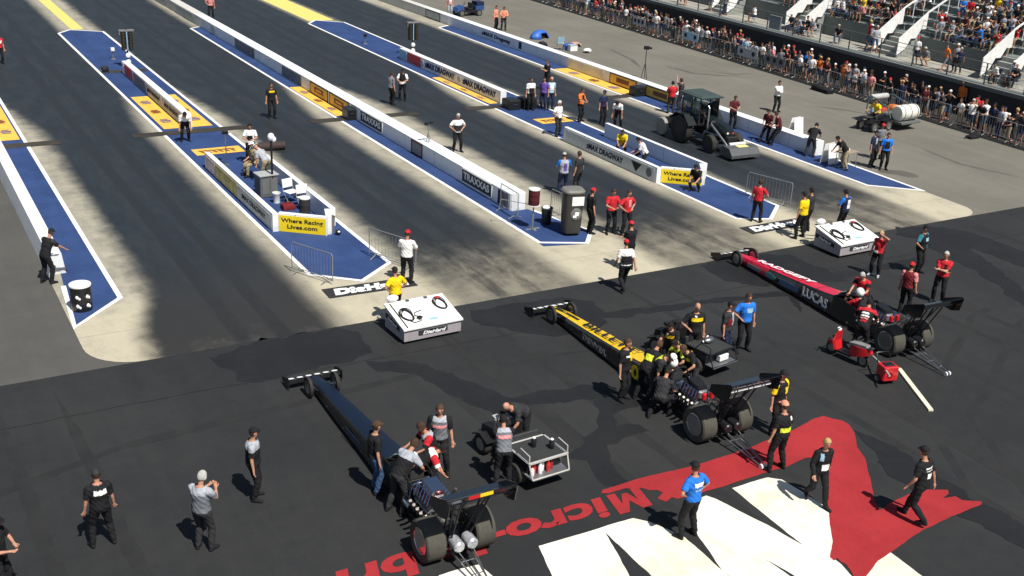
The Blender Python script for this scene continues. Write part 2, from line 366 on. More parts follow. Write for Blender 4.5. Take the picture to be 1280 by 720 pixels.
# big painted marking: red sweep and white letters
red = [(752, 617), (754, 612.7), (798, 598.7), (864, 583.4), (918, 567), (992, 538), (1016, 524), (1029, 520.5), (1040, 524), (1052, 526), (1061, 531), (1067.6, 541), (1071.5, 560), (1081, 573), (1088, 602),
       (1093, 628), (1101, 638), (1110, 630), (1137, 618), (1158.6, 612.5), (1184.6, 613), (1186, 618), (1178.5, 624), (1195, 621), (1203, 626), (1227, 627), (1226, 631), (1192, 645), (1155.6, 662), (1134, 676), (1113, 691),
       (1097.5, 702), (1084, 720), (1075, 735), (1064, 714), (1058, 706), (1051.7, 703), (1047, 698), (1043, 702), (1038, 697), (1040, 677), (1035, 636), (1030, 606), (1018, 572), (1006, 573), (983, 584), (960, 590.5), (871, 618.6), (858, 621), (847.5, 624.5), (840, 622),
       (833, 628), (827.6, 625.6), (822, 623), (828.7, 616), (822, 612.7), (812, 613), (800.6, 610), (790, 612), (782, 611), (760.8, 617.4)]
sheet('ground_marking', wob(gp(red), .022, .1), .0150, REDG)
whites = [
    [(673, 683), (753.7, 659.6), (756, 665.5), (786.6, 720), (806, 756), (735, 790), (690.5, 720)],
    [(753.7, 659.6), (791, 648), (812, 652.6), (857, 672.5), (902.6, 713.5), (942, 748), (905, 800), (852, 756), (813.5, 720), (756, 665.5)],
    [(867, 661), (872, 624), (882.6, 620), (894, 624), (960, 657), (1004, 682), (1040, 697), (1052, 706), (1066, 722), (1070, 745), (1020, 735), (956, 699), (990, 722), (960, 760), (902.6, 713.5)],
    [(915.5, 610.4), (960, 597), (978, 600), (1035, 636), (1040, 677), (1038, 697), (1004, 682), (960, 647), (935, 627)],
    [(1113, 691), (1152, 720), (1200, 752), (1140, 790), (1075, 745), (1084, 720), (1097.5, 702)],
    [(548, 720), (574.5, 712), (598.4, 706.6), (615, 720), (640, 742), (560, 760)],
]
for i, w in enumerate(whites): sheet('ground_marking', wob(gp(w), .022, .1), .0120 + .0003 * i, WHG)
Mp = [(0, 0), (0, 1), (.30, 1), (.5, .50), (.70, 1), (1, 1), (1, 0), (.74, 0), (.74, .58), (.58, .12), (.42, .12), (.26, .58), (.26, 0)]
sheet('ground_marking', [(13.98 - (u * .88 + .14 * v), 17.30 - v * .76) for u, v in Mp], .0165, REDG)
text('icro-Lubricant', REDG, (12.98, 17.28, .0), (-1, .005, 0), (0, -1, 0), .74, 9.2, name='ground_marking', ext=.001, bold=.035, shear=.18, align='LEFT', kind='structure', lift=.0155)

BLUEP = worn_paint('blue_track_paint', (.020, .044, .130), (.031, .063, .178), .45)
# islands: blue paint with white borders
def island(outer, bx, groove=True):
    sheet('painted_island', outer, .012, BLUEP)
    mb = MB(); ribbon(mb, bx, .15, .016); o = mb.build('island_border', WORN, fix=False); o['kind'] = 'structure'
    for p in o.data.polygons: pass
    bm = bmesh.new(); bm.from_mesh(o.data)
    for f in bm.faces:
        f.normal_update()
        if f.normal.z < 0: f.normal_flip()
    bm.to_mesh(o.data); bm.free()
i1 = [(4.75, 200), (4.55, 36), (4.18, 31.2), (5.85, 32.95), (5.85, 200)]
island(i1, [(4.35, 34.6), (4.13, 31.15), (5.88, 32.95), (5.88, 200)])
i2 = [(11.75, 79.9), (12.6, 81.0), (14.45, 79.9), (14.5, 32.6), (13.1, 31.5), (11.8, 32.6)]
island(i2, i2 + [i2[0]])
i3 = [(20.35, 79.9), (20.35, 32.8), (20.35, 31.95), (22.0, 31.55), (22.95, 32.6), (22.0, 35.9), (21.3, 35.9), (21.3, 80.5)]
island(i3, [(21.25, 80.6), (20.35, 79.9), (20.35, 32.3), (22.05, 31.55), (23.0, 32.7), (22.2, 35.7)])
i4 = [(29.25, 80.), (30.2, 81.3), (31.9, 80.), (31.95, 32.5), (30.5, 31.3), (29.3, 31.8)]
island(i4, i4 + [i4[0]])
i5 = [(37.95, 76.2), (37.95, 33.2), (39.85, 31.6), (39.9, 36), (39.4, 76.8)]
island(i5, [(39.3, 77.2), (37.95, 76.2), (37.95, 33.2), (39.9, 31.55), (39.98, 37.5)])
sheet('painted_median', [(12.7, 81.2), (13.5, 81.2), (13.5, 200), (12.7, 200)], .012, mat('faded_yellow_paint', (.72, .58, .16), .7, var=.2))
sheet('painted_median', [(29.6, 81.2), (31.6, 81.2), (31.6, 200), (29.6, 200)], .012, mat('faded_yellow_paint', (.72, .58, .16), .7))
DARKG = asphalt('groove_rubber', (.030, .027, .024), (.05, .045, .038), .8)
for a, b_ in ((4.8, 7.2), (10.3, 15.9), (18.9, 21.3), (22.0, 24.8), (27.6, 32.7), (36.6, 39.3)):
    sheet('cable_groove', wob([(a, 51.55), (b_, 51.55), (b_, 52.3), (a, 52.3)], .04, .5), .0205, DARKG)
sheet('cable_groove', [(11.9, 66.2), (14.35, 66.2), (14.35, 66.95), (11.9, 66.95)], .0205, DARKG)
# amber sponsor mats painted on the islands
def marks(x0, x1, y0, y1, z=.028):
    mb = MB(); yc = (y0 + y1) / 2; xc = (x0 + x1) / 2; w = (x1 - x0)
    for fy, sz, k in ((.22, .9, 1), (.5, .8, 0), (.8, .9, 1)):
        cy = y0 + (y1 - y0) * fy
        mb.lathe([(sz * w * .36, 0), (.001, .001)], (xc, cy, z), n=14, k=k)
        mb.box((xc, cy, z + .004), (w * .55, .16, .004), k=0); mb.box((xc, cy + .3, z + .004), (w * .4, .1, .004), k=0); mb.box((xc, cy - .32, z + .004), (w * .5, .1, .004), k=0)
    o = mb.build('mat_print', [BROWNMK, mat('mat_grey_print', (.30, .27, .30), .7)]); o['kind'] = 'structure'
for a in ((4.85, 5.65, 52.9, 60), (11.95, 12.82, 52.7, 59.8), (13.3, 14.25, 52.7, 59.8), (20.55, 21.25, 52.6, 59.7), (29.45, 29.98, 52.6, 59.8), (38.15, 39.25, 52.4, 60)):
    sheet('sponsor_mat', [(a[0], a[2]), (a[1], a[2]), (a[1], a[3]), (a[0], a[3])], .024, ORNG); marks(*a)
for x0, x1 in ((12.15, 14.3), (29.9, 31.8)):
    sheet('sponsor_mat', [(x0, 47.7), (x1, 47.7), (x1, 48.75), (x0, 48.75)], .024, ORNG)
    mb = MB(); xx = x0 + .35
    while xx < x1 - .25:
        mb.box((xx, 48.2, .03), (.13, .5, .004), rz=.3); mb.box((xx + .1, 48.35, .0302), (.12, .12, .004)); xx += .27
    o = mb.build('mat_print', BROWNMK); o['kind'] = 'structure'

# ---------------------------------------------------------------- concrete barrier walls
def barrier(x0, x1, y0, y1, label, cap=True):
    o = MB().prism([(x0 + .05, y0), (x1 - .05, y0), (x1, y0 + .06), (x1, y1), (x0, y1), (x0, y0 + .06)], 0, .7).build('barrier_wall', WALLW)
    tag(o, label, 'wall', 'track barrier walls'); return o
w1 = MB().loft([[(4.12, 35.7, 0), (4.70, 35.7, 0), (4.62, 35.7, .66), (4.22, 35.7, .66)], [(4.12, 200, 0), (4.85, 200, 0), (4.78, 200, .7), (4.28, 200, .7)]]).build('barrier_wall', WALLW)
tag(w1, 'white concrete barrier wall beside the leftmost lane, nearest the service road', 'wall', 'track barrier walls')
w3 = barrier(21.22, 21.92, 35.9, 200, 'long white barrier wall down the middle of the strip carrying framed sponsor signs')
w5 = barrier(39.25, 39.88, 37.9, 200, 'white barrier wall on the right edge of the strip beside the grey apron')
# seams / dirty far portion of the middle wall
def panel(parent, x, y0, y1, m, frame=None, z0=.06, z1=.64, name='sign_panel'):
    o = MB().box((x, (y0 + y1) / 2, (z0 + z1) / 2), (.02, y1 - y0, z1 - z0), bev=.002).build(name, m, parent)
    if frame:
        mb = MB(); t = .05
        for zz in (z0, z1): mb.box((x - .012, (y0 + y1) / 2, zz), (.03, y1 - y0 + t, t), bev=.004)
        for yy in (y0, y1): mb.box((x - .012, yy, (z0 + z1) / 2), (.03, t, z1 - z0 + t), bev=.004)
        mb.build('panel_frame', frame, o)
    return o
def wtext(parent, s, x, y, z, h, w, m, name='lettering'): return text(s, m, (x - .012, y, z), (0, -1, 0), (0, 0, 1), h, w, parent, name, bold=.03)
for y0, y1 in ((37.4, 40.0), (48.3, 51.0)):
    p = panel(w3, 21.205, y0, y1, LOGOK, LOGOW, .1, .66); wtext(p, 'TRAXXAS', 21.195, (y0 + y1) / 2, .27, .3, (y1 - y0) * .86, LOGOW)
panel(w3, 21.205, 36.1, 36.9, cl('navy')); panel(w3, 21.205, 43.9, 45.0, mat('grey_mesh_sign', (.2, .21, .21), .6), cl('maroon'))
for y0, y1, m in ((52.6, 55.2, ORNG), (55.5, 58.1, ORNG), (59.6, 62.8, mat('dark_print_panel', (.10, .12, .14), .5, var=.5, scale=4)), (68, 72, mat('dark_print_panel', (.10, .12, .14))), (76.6, 77.6, PANELG), (82, 87, PANELG), (90, 96, PANELG)):
    p = panel(w3, 21.205, y0, y1, m, DKMET if m is ORNG else None)
    if m is ORNG:
        b = MB(); b.box((21.188, (y0 + y1) / 2, .36), (.012, 1.3, .26), bev=.003, k=0); b.box((21.186, (y0 + y1) / 2, .36), (.018, .8, .1), bev=.003, k=1); b.build('sign_print', [BROWNMK, ORNG], p)
for y0, y1, m in ((48.9, 51.6, ORNG), (52.6, 55.3, ORNG), (78.5, 81, PANELG)):
    p = panel(w5, 39.235, y0, y1, m, DKMET)
    if m is ORNG:
        b = MB(); b.box((39.218, (y0 + y1) / 2, .36), (.012, 1.3, .26), bev=.003, k=0); b.build('sign_print', [BROWNMK], p)
wtext(w5, 'zMAX Dragway', 39.24, 69.6, .24, .26, 4.2, cl('navy')); panel(w5, 39.235, 66.0, 66.35, cl('navy'), None, .15, .6)
p = panel(w5, 39.235, 56, 60, CREAM)

def cwall(x0, x1, y0, y1, label):
    o = MB().prism([(x0, y0), (x1, y0), (x1, y1), (x0, y1)], 0, .7).build('divider_wall', WALLW); return tag(o, label, 'wall', 'divider walls on the islands')
c2 = cwall(12.88, 13.22, 52.5, 66.1, 'low white divider wall with grey sponsor panels on the left island between the amber mats')
c4 = cwall(30.05, 30.42, 52.5, 65.8, 'low white divider wall lettered along its side on the right island by the start lights')
for y0, y1, m in ((63.5, 65.4, LOGOR), (60.4, 63.2, mat('brown_print_panel', (.22, .19, .17), .6, var=.5, scale=5)), (57, 60.2, PANELG), (53.2, 56.8, PANELG)):
    p = panel(c2, 12.868, y0, y1, m)
    if m is PANELG: wtext(p, 'zMAX DRAGWAY', 12.86, (y0 + y1) / 2, .28, .2, 2.7, cl('charcoal'))
panel(c2, 12.868, 65.5, 66.05, LOGOW)
panel(c4, 30.038, 62.6, 64.6, LOGOR); panel(c4, 30.038, 64.7, 65.7, cl('lightblue'))
for y in (60.0, 55.0):
    wtext(c4, 'zMAX DRAGWAY', 30.04, y, .22, .34, 4.0, cl('navy')); o = MB().lathe([(.2, 0), (.2, -.02)], (30.036, y + 2.4, .38), 'x', 14).build('round_emblem', PANELG, c4)
# u-shaped enclosures with yellow near ends
def enclosure(xl, xr, y1, y2, label, kind):
    root = empty('starter_enclosure', ((xl + xr) / 2, (y1 + y2) / 2, 0), 0, label, 'enclosure', 'starter enclosures'); O = root.location.copy()
    def wallseg(a, b_, m=WALLW, name='wall_panel', h=.7, t=.2):
        a = Vector((a[0] - O.x, a[1] - O.y, 0)); b_ = Vector((b_[0] - O.x, b_[1] - O.y, 0)); d = (b_ - a).normalized(); n = Vector((-d.y, d.x, 0)) * t
        return MB().prism([tuple((a)[:2]), tuple(b_[:2]), tuple((b_ + n)[:2]), tuple((a + n)[:2])], 0, h).build(name, m, root)
    kp = (xl + 1.42, y1 - 1.12); kr = (xr - .02, y1 - .2)
    L1 = wallseg((xl, y1), (xl, y2)); L1.scale = (1, 1, 1)
    wallseg((xr, y2), (xr, y1 - .2 + .01))
    def yseg(a, b_):
        o = wallseg(a, b_, WALLW, 'end_wall', .704)
        a = Vector((a[0] - O.x, a[1] - O.y, 0)); b2 = Vector((b_[0] - O.x, b_[1] - O.y, 0)); d = (b2 - a); ln = d.length; d.normalize(); nn = Vector((d.y, -d.x, 0))
        mb = MB(); q = nn * .012; mb.add([a + q + d * .03 + Vector((0, 0, .03)), b2 + q - d * .03 + Vector((0, 0, .03)), b2 + q - d * .03 + Vector((0, 0, .64)), a + q + d * .03 + Vector((0, 0, .64)),
                a + nn * .002 + d * .03 + Vector((0, 0, .03)), b2 + nn * .002 - d * .03 + Vector((0, 0, .03)), b2 + nn * .002 - d * .03 + Vector((0, 0, .64)), a + nn * .002 + d * .03 + Vector((0, 0, .64))],
               [(0, 1, 2, 3), (7, 6, 5, 4), (0, 4, 5, 1), (1, 5, 6, 2), (2, 6, 7, 3), (3, 7, 4, 0)])
        p = mb.build('yellow_sign', YELP, root)
        return p, a + nn * .014, d, ln
    p, a, d, ln = yseg((xl - .0, y1), kp)
    for k, (s, zz) in enumerate((('Where Racing', .40), ('Lives.com', .17))): text(s, LOGOK, a + d * ln / 2 + Vector((0, 0, zz)), d, (0, 0, 1), .15, ln * (.86, .62)[k], p, 'lettering', bold=.02)
    p, a, d, ln = yseg((kp[0] + .22, kp[1] + .1), kr)
    text('zMAX', LOGOK, a + d * ln / 2 + Vector((0, 0, .28)), d, (0, 0, 1), .16, ln * .7, p, 'lettering', bold=.02)
    # printed side facing the left lane
    x = xl - .012 - O.x - .2
    if kind == 0:
        for y0, yy, m in ((y1 + .25, y1 + 4.2, PANELG), (y1 + 4.3, y1 + 7.2, mat('ochre_print_panel', (.38, .33, .10), .6, var=.6, scale=2.5)), (y1 + 7.3, y2 - .1, mat('pink_print_panel', (.45, .36, .36), .6, var=.4, scale=3))):
            p = panel(root, x, y0 - O.y, yy - O.y, m, None, .05, .6)
            if m is PANELG: text('zMAX DRAGWAY', cl('charcoal'), (x - .012, (y0 + yy) / 2 - O.y, .24), (0, -1, 0), (0, 0, 1), .2, 2.9, p)
    else:
        p = panel(root, x, y1 + .2 - O.y, y2 - .2 - O.y, mat('pale_print_panel', (.56, .57, .56), .6, var=.1), None, .05, .62)
        text('zMAX DRAGWAY', cl('navy'), (x - .012, y1 + 4.0 - O.y, .2), (0, -1, 0), (0, 0, 1), .26, 3.0, p, bold=.04)
        mb = MB(); mb.add([(x - .014, y1 + 1.9 - O.y, .55), (x - .014, y1 + 1.1 - O.y, .55), (x - .014, y1 + 1.5 - O.y, .12)], [(0, 1, 2)]); mb.build('triangle_emblem', cl('charcoal'), p)
        MB().lathe([(.2, 0), (.2, -.012)], (x - .005, y1 + .55 - O.y, .34), 'x', 16).build('round_emblem', cl('grey'), p)
    return root
enclosure(11.98 + .2, 14.1, 37.0, 45.8, 'white walled starter enclosure with a yellow lettered near end on the left island', 0)
enclosure(29.1 + .2, 31.5, 36.95, 44.5, 'white walled starter enclosure with a yellow near end beside the tractor on the right island', 1)

SK = asphalt('skid_mark_rubber', (.085, .082, .072), (.11, .105, .09), .8)
def skid(px, w):
    pts = [at(*p) for p in px]; q = []
    for i in range(len(pts) - 1):
        for k in range(6): q.append(pts[i].lerp(pts[i + 1], k / 6))
    q.append(pts[-1]); n = len(q); L_, R_ = [], []
    for i, p in enumerate(q):
        d = (q[min(i + 1, n - 1)] - q[max(i - 1, 0)]).normalized(); t = math.sin(PI * i / (n - 1)) ** .5 * w / 2 * (1 + .5 * noise.noise(p * 1.3)); L_.append((p.x - d.y * t, p.y + d.x * t)); R_.append((p.x + d.y * t, p.y - d.x * t))
    sheet('skid_mark', L_ + R_[::-1], .007, SK)
for px, w in (([(830, 82), (868, 92), (925, 96)], .35), ([(880, 88), (915, 93), (945, 92)], .2), ([(1010, 132), (1060, 138), (1120, 150)], .3), ([(1150, 185), (1200, 205), (1275, 222)], .3), ([(760, 60), (790, 75), (800, 84)], .25), ([(1095, 214), (1125, 216), (1148, 222)], .9)): skid(px, w)
for px, w in (([(60, 300), (62, 303), (70, 300)], .3), ([(10, 330), (30, 360), (50, 420)], .12)): pass

# faint tyre tracks on the staging pavement behind and between the cars
TRK = asphalt('tyre_track', (.0180, .0188, .0196), (.0255, .0258, .026), .9)
def track(pts, w, z):
    q = []
    for i in range(len(pts) - 1):
        for k in range(8): q.append(Vector(pts[i]).lerp(Vector(pts[i + 1]), k / 8))
    n = len(q); L_, R_ = [], []
    for i, p in enumerate(q):
        d = (q[min(i + 1, n - 1)] - q[max(i - 1, 0)]).normalized(); v = Vector((p.x, p.y, 0)); t = w / 2 * (.75 + .8 * abs(noise.noise(v * 2.1))) * min(1, 6 * i / n, 6 * (n - 1 - i) / n + .05); s = noise.noise(v * .4) * .12
        L_.append((p.x - d.y * t + s, p.y + d.x * t)); R_.append((p.x + d.y * t + s, p.y - d.x * t))
    sheet('tyre_track', L_ + R_[::-1], z, TRK)
zz = .0062
for x0 in (2.4, 12.9, 14.6, 21.6, 29.6):
    for o_ in (-.72, .72):
        track([(x0 + o_, 9), (x0 + o_ + .2, 16), (x0 + o_ + .1, 22), (x0 + o_ - .1, 28.2)], .34, zz); zz += .0001
for pts in ([(20, 12), (23, 17), (30, 21), (42, 23)], [(21.2, 11.6), (24.2, 16.3), (31, 20), (42, 21.8)], [(-2, 22), (4, 24), (12, 24.6), (20, 23.5)]): track(pts, .26, zz); zz += .0001
SEAM = asphalt('pavement_seam', (.013, .0135, .014), (.018, .018, .018), 1.)
for pts in ([(-6, 25.9), (6, 26.0), (16, 25.8), (27, 26.05), (44, 25.9)], [(38, 12), (38.1, 20), (37.9, 28.3)]):
    q = wob([(p[0], p[1]) for p in pts], .05, .5)[:-1]; k = len(q); q = q[:max(2, int(k * .5))]
    sheet('pavement_seam', [(p[0] - .018, p[1] - .018) for p in q] + [(p[0] + .018, p[1] + .018) for p in q[::-1]], zz, SEAM); zz += .0001
# ---------------------------------------------------------------- people
def nrm(v): return v / (np.linalg.norm(v) + 1e-9)
def ik(a, b, l1, l2, hint):
    a = np.array(a, float); b = np.array(b, float); d = b - a; L = np.linalg.norm(d)
    if L > (l1 + l2) * .995: b = a + d / L * (l1 + l2) * .995; d = b - a; L = np.linalg.norm(d)
    c = max(-1, min(1, (l1 * l1 + L * L - l2 * l2) / (2 * l1 * L))); u = d / L; h = np.array(hint, float); h = nrm(h - u * h.dot(u))
    return a + u * l1 * c + h * l1 * math.sqrt(1 - c * c), b
POSES = dict(
    stand=dict(), apart=dict(feet=((-.2, .03), (.2, -.03)), hands=((-.30, .06, .84), (.30, .06, .84))),
    hips=dict(feet=((-.17, .04), (.17, -.02)), hands=((-.19, .06, 1.04), (.19, .06, 1.04)), elb=((-1, -.35, 0), (1, -.35, 0))),
    cross=dict(feet=((-.15, .02), (.15, 0)), hands=((.12, .24, 1.20), (-.12, .27, 1.17)), elb=((-1, .2, -.8), (1, .2, -.8))),
    walk=dict(feet=((-.09, .30), (.09, -.28)), lift=(0, .07), hands=((-.28, -.12, .86), (.28, .22, .90)), lean=5, pz=.90),
    walk2=dict(feet=((-.08, -.26), (.08, .30)), lift=(.09, 0), hands=((-.30, .16, .88), (.30, -.10, .86)), lean=6, pz=.90),
    phone=dict(feet=((-.13, 0), (.14, .05)), hands=((-.07, .36, 1.28), (.09, .38, 1.26)), elb=((-.6, 0, -1), (.6, 0, -1)), hp=22),
    front=dict(feet=((-.14, .02), (.14, 0)), hands=((-.10, .30, 1.12), (.12, .31, 1.10)), elb=((-1, -.2, -.8), (1, -.2, -.8)), hp=15),
    onehip=dict(feet=((-.16, 0), (.16, .04)), hands=((-.28, .03, .84), (.19, .08, 1.03)), elb=((-1, -.5, 0), (1, -.3, 0))),
    lean=dict(feet=((-.18, -.12), (.18, -.05)), hands=((-.20, .52, .88), (.20, .56, .86)), lean=38, hp=20, pz=.90, elb=((-1, -.3, 0), (1, -.3, 0))),
    deep=dict(feet=((-.2, -.12), (.2, -.06)), hands=((-.16, .62, .62), (.2, .66, .66)), lean=62, hp=15, pz=.88, elb=((-1, -.3, 0), (1, -.3, 0))),
    reach=dict(feet=((-.16, -.08), (.16, .02)), hands=((-.18, .55, 1.02), (.22, .60, 1.0)), lean=22, hp=18, pz=.92),
    bow=dict(feet=((-.15, -.05), (.15, 0)), hands=((-.25, .30, .66), (.25, .34, .70)), lean=42, hp=35, pz=.90),
    shade=dict(feet=((-.14, .02), (.16, 0)), hands=((-.11, .16, 1.66), (.27, .05, .86)), elb=((-1, .3, 0), (1, -.3, 0))),
    sit=dict(sit=.50, feet=((-.14, .42), (.14, .40)), hands=((-.14, .34, .68), (.14, .36, .68)), lean=8, hp=5),
    sitcross=dict(sit=.50, feet=((-.12, .48), (.14, .36)), hands=((.06, .26, .80), (-.06, .28, .76)), lean=2, elb=((-1, 0, -1), (1, 0, -1))),
    sitlean=dict(sit=.50, feet=((-.17, .38), (.17, .40)), hands=((-.10, .45, .60), (.10, .47, .60)), lean=30, hp=-8),
    sitphone=dict(sit=.50, feet=((-.15, .40), (.15, .44)), hands=((-.06, .34, 1.15), (.07, .36, 1.14)), lean=4, elb=((-.7, 0, -1), (.7, 0, -1))),
    perch=dict(sit=.78, feet=((-.15, .30), (.17, .42)), hands=((-.13, .36, .98), (.13, .38, .98)), lean=14, hp=15, footz=0),
    rail=dict(feet=((-.13, -.1), (.13, -.06)), hands=((-.20, .34, 1.08), (.20, .36, 1.08)), lean=14, hp=4),
    railcam=dict(feet=((-.13, -.04), (.13, -.02)), hands=((-.10, .27, 1.55), (.10, .28, 1.54)), elb=((-1, .2, -.6), (1, .2, -.6))),
    up=dict(feet=((-.13, 0), (.13, 0)), hands=((-.12, .25, 1.80), (.25, .05, .90)), elb=((-1, .3, 0), (1, -.3, 0))),
    ride=dict(sit=.80, feet=((-.26, .28), (.26, .28)), hands=((-.30, .52, 1.05), (.30, .52, 1.05)), lean=20, footz=.30),
    kneel=dict(sit=.42, feet=((-.16, -.22), (.18, .26)), hands=((-.14, .50, .50), (.16, .54, .55)), lean=28, hp=15),
    cockpit=dict(sit=.18, feet=((-.10, .80), (.10, .80)), footz=.12, hands=((-.14, .36, .62), (.14, .36, .62)), lean=-6, hp=10),
    squat=dict(sit=.34, feet=((-.18, .16), (.18, .18)), hands=((-.12, .50, .46), (.14, .52, .50)), lean=25, hp=20),
)
class Body:
    def __init__(s, pose, build=1.0, female=False, lod=0):
        P = dict(POSES[pose]); s.b = []; w = build
        pz = P.get('sit', P.get('pz', .93)); hasit = 'sit' in P; pel = np.array((0, P.get('py', 0.), pz + (.10 if hasit else 0))); s.pel = pel
        a = math.radians(P.get('lean', 1)); U = np.array((0, math.sin(a), math.cos(a))); F = np.array((0, math.cos(a), -math.sin(a))); R = np.array((1., 0, 0))
        L = .54; s.L = L; s.U, s.F, s.R = U, F, R; s.pel = pel
        neck = pel + U * L; hp = a * .45 + math.radians(P.get('hp', 4)); hy = math.radians(P.get('hyaw', 0))
        HU = np.array((0, math.sin(hp), math.cos(hp))); HF = np.array((math.sin(hy), math.cos(hp) * math.cos(hy), -math.sin(hp)))
        HF = nrm(HF - HU * HF.dot(HU)); HR = np.cross(HF, HU); s.hc = neck + U * .06 + HU * .135 + HF * .025; s.HU, s.HF, s.HR = HU, HF, HR
        hw = .095 if not female else .10; sw = (.175 if not female else .155) * (.85 + .15 * w)
        s.torso = [(-.10, .125, .10), (-.02, .16, .115), (.08, .162, .118), (.22, .148, .108), (.42, .152, .108), (.64, .172, .118), (.84, .172, .105), (.95, .125, .08), (1.03, .06, .06)]
        if female: s.torso = [(t, a_ * (.92 if t > .3 else 1.0), b_ * (1.06 if .55 < t < .7 else .95)) for t, a_, b_ in s.torso]
        s.w = w
        s.leg = []; s.ank = []; lift = P.get('lift', (0, 0)); fz = P.get('footz', 0)
        for i, (fx, fy) in enumerate(P.get('feet', ((-.12, .02), (.12, 0)))):
            sg = -1 if i == 0 else 1; hip = pel + R * hw * sg - U * .02; ank = np.array((fx, fy, .085 + lift[i] + fz))
            kn, ank = ik(hip, ank, .43, .42, (.18 * sg, 1, .3 if hasit else 0))
            s.ank.append(ank); s.b += [(hip, .088 * (.6 + .4 * w), kn, .055, 'thigh'), (kn, .056, kn + (ank - kn) * .35, .058, 'shin'), (kn + (ank - kn) * .35, .057, ank, .038, 'shin')]
            tip = ank + np.array((.05 * sg, .17, -.055 - (.03 if lift[i] else 0))); s.b += [(ank, .042, tip, .032, 'foot'), (ank + (0, -.03, -.045), .036, tip, .03, 'foot')]
        s.hand = []
        hd = P.get('hands', ((-.28, .04, .80), (.28, .03, .80))); el = P.get('elb', ((-.5, -1, 0), (.5, -1, 0)))
        for i in (0, 1):
            sg = -1 if i == 0 else 1; sh = pel + U * L * .88 + R * sw * sg
            e, wr = ik(sh, hd[i], .29, .26, el[i])
            s.b += [(sh, .056 * (.7 + .3 * w), e, .040, 'upper'), (e, .040, e + (wr - e) * .3, .041, 'fore'), (e + (wr - e) * .3, .040, wr, .026, 'fore')]
            d = nrm(wr - e); side = nrm(np.cross(d, (0, 0, 1)) if abs(d[2]) < .8 else np.cross(d, (0, 1, 0))); nor = np.cross(side, d)
            palm = wr + d * .085; s.b += [(wr, .026, palm, .022, 'hand'), (wr + side * .022, .02, palm + side * .022, .016, 'hand'), (wr - side * .022, .02, palm - side * .022, .016, 'hand')]
            s.hand.append((wr, palm, d, side * sg, nor))
        s.b += [(neck - U * .03, .055, s.hc - HU * .05, .052, 'neck')]
        s.neck = neck
    def mesh(s, voxel, fine):
        mb = MB(); w = s.w
        for a, r0, b, r1, tg in s.b:
            d = nrm(b - a); mb.tube([a - d * r0 * .7, a - d * r0 * .35, a, b, b + d * r1 * .35, b + d * r1 * .7], [r0 * .45, r0 * .9, r0, r1, r1 * .9, r1 * .45], 10)
        rings = []
        for t, hw, hd in s.torso:
            c = s.pel + s.U * s.L * t; rings.append([tuple(c + s.R * hw * (.75 + .25 * w) * math.cos(q) + s.F * (hd * w * (1.12 if math.sin(q) > 0 and t < .5 and w > 1.1 else 1)) * math.sin(q)) for q in np.linspace(0, 2 * PI, 16, endpoint=False)])
        mb.loft(rings)
        Rm_ = Matrix((s.HR, s.HF, s.HU)).transposed()
        mb.ell(s.hc + s.HU * .015, (.078, .096, .108), 14, 10, R=Rm_); mb.ell(s.hc + s.HF * .018 - s.HU * .05, (.056, .070, .075), 12, 8, R=Rm_)
        if fine:
            mb.ell(s.hc + s.HF * .098 - s.HU * .012, (.014, .020, .026), 8, 6, R=Rm_)
            for sg in (-1, 1): mb.ell(s.hc + s.HR * .082 * sg - s.HU * .01, (.012, .02, .032), 8, 6, R=Rm_)
        o = mb.build('tmp', cl('skin')); md = o.modifiers.new('r', 'REMESH'); md.mode = 'VOXEL'; md.voxel_size = voxel
        sm = o.modifiers.new('s', 'SMOOTH'); sm.factor = .5; sm.iterations = 3
        dg = bpy.context.evaluated_depsgraph_get(); me = o.evaluated_get(dg).to_mesh()
        n = len(me.vertices); co = np.empty(n * 3); me.vertices.foreach_get('co', co); co = co.reshape(-1, 3)
        nr = np.empty(n * 3); me.vertices.foreach_get('normal', nr); nr = nr.reshape(-1, 3); fs = [tuple(p.vertices) for p in me.polygons]
        old = o.data; bpy.data.objects.remove(o); bpy.data.meshes.remove(old)
        s.co, s.nr, s.fs = co, nr, fs
        F4 = np.array([f if len(f) == 4 else (*f, f[-1]) for f in fs]); s.F4 = F4; fc = co[F4].mean(1); s.fc = fc
        best = np.full(len(fc), 9.); lab = np.zeros(len(fc), int); par = np.zeros(len(fc)); names = ['torso', 'thigh', 'shin', 'foot', 'upper', 'fore', 'hand', 'neck', 'head']
        def seg(a, b, r0, r1):
            d = b - a; t = np.clip(((fc - a) @ d) / d.dot(d), 0, 1); return np.linalg.norm(fc - (a + t[:, None] * d), axis=1) - (r0 + (r1 - r0) * t), t
        for a, r0, b, r1, tg in s.b:
            q, t = seg(a, b, r0, r1); m = q < best; best[m] = q[m]; lab[m] = names.index(tg); par[m] = t[m]
        rel = fc - s.pel; s.u = rel @ s.R; s.t = (rel @ s.U) / s.L; s.f = rel @ s.F
        tq = np.zeros(len(fc)) + 9
        ts = [x[0] for x in s.torso]; hw = np.interp(s.t, ts, [x[1] for x in s.torso]) * (.75 + .25 * w); hd_ = np.interp(s.t, ts, [x[2] for x in s.torso]) * w
        q = (np.sqrt((s.u / hw) ** 2 + (s.f / hd_) ** 2) - 1) * np.minimum(hw, hd_); q[(s.t < -.12) | (s.t > 1.0)] = 9
        m = q < best + .004; best[m] = q[m]; lab[m] = 0
        h = fc - s.hc; hx, hy_, hz = h @ s.HR, h @ s.HF, h @ s.HU; s.hx, s.hy, s.hz = hx, hy_, hz
        q = (np.sqrt((hx / .08) ** 2 + (hy_ / .098) ** 2 + ((hz - .01) / .115) ** 2) - 1) * .08; m = q < best; lab[m] = 8
        s.lab = lab; s.par = par; s.names = names
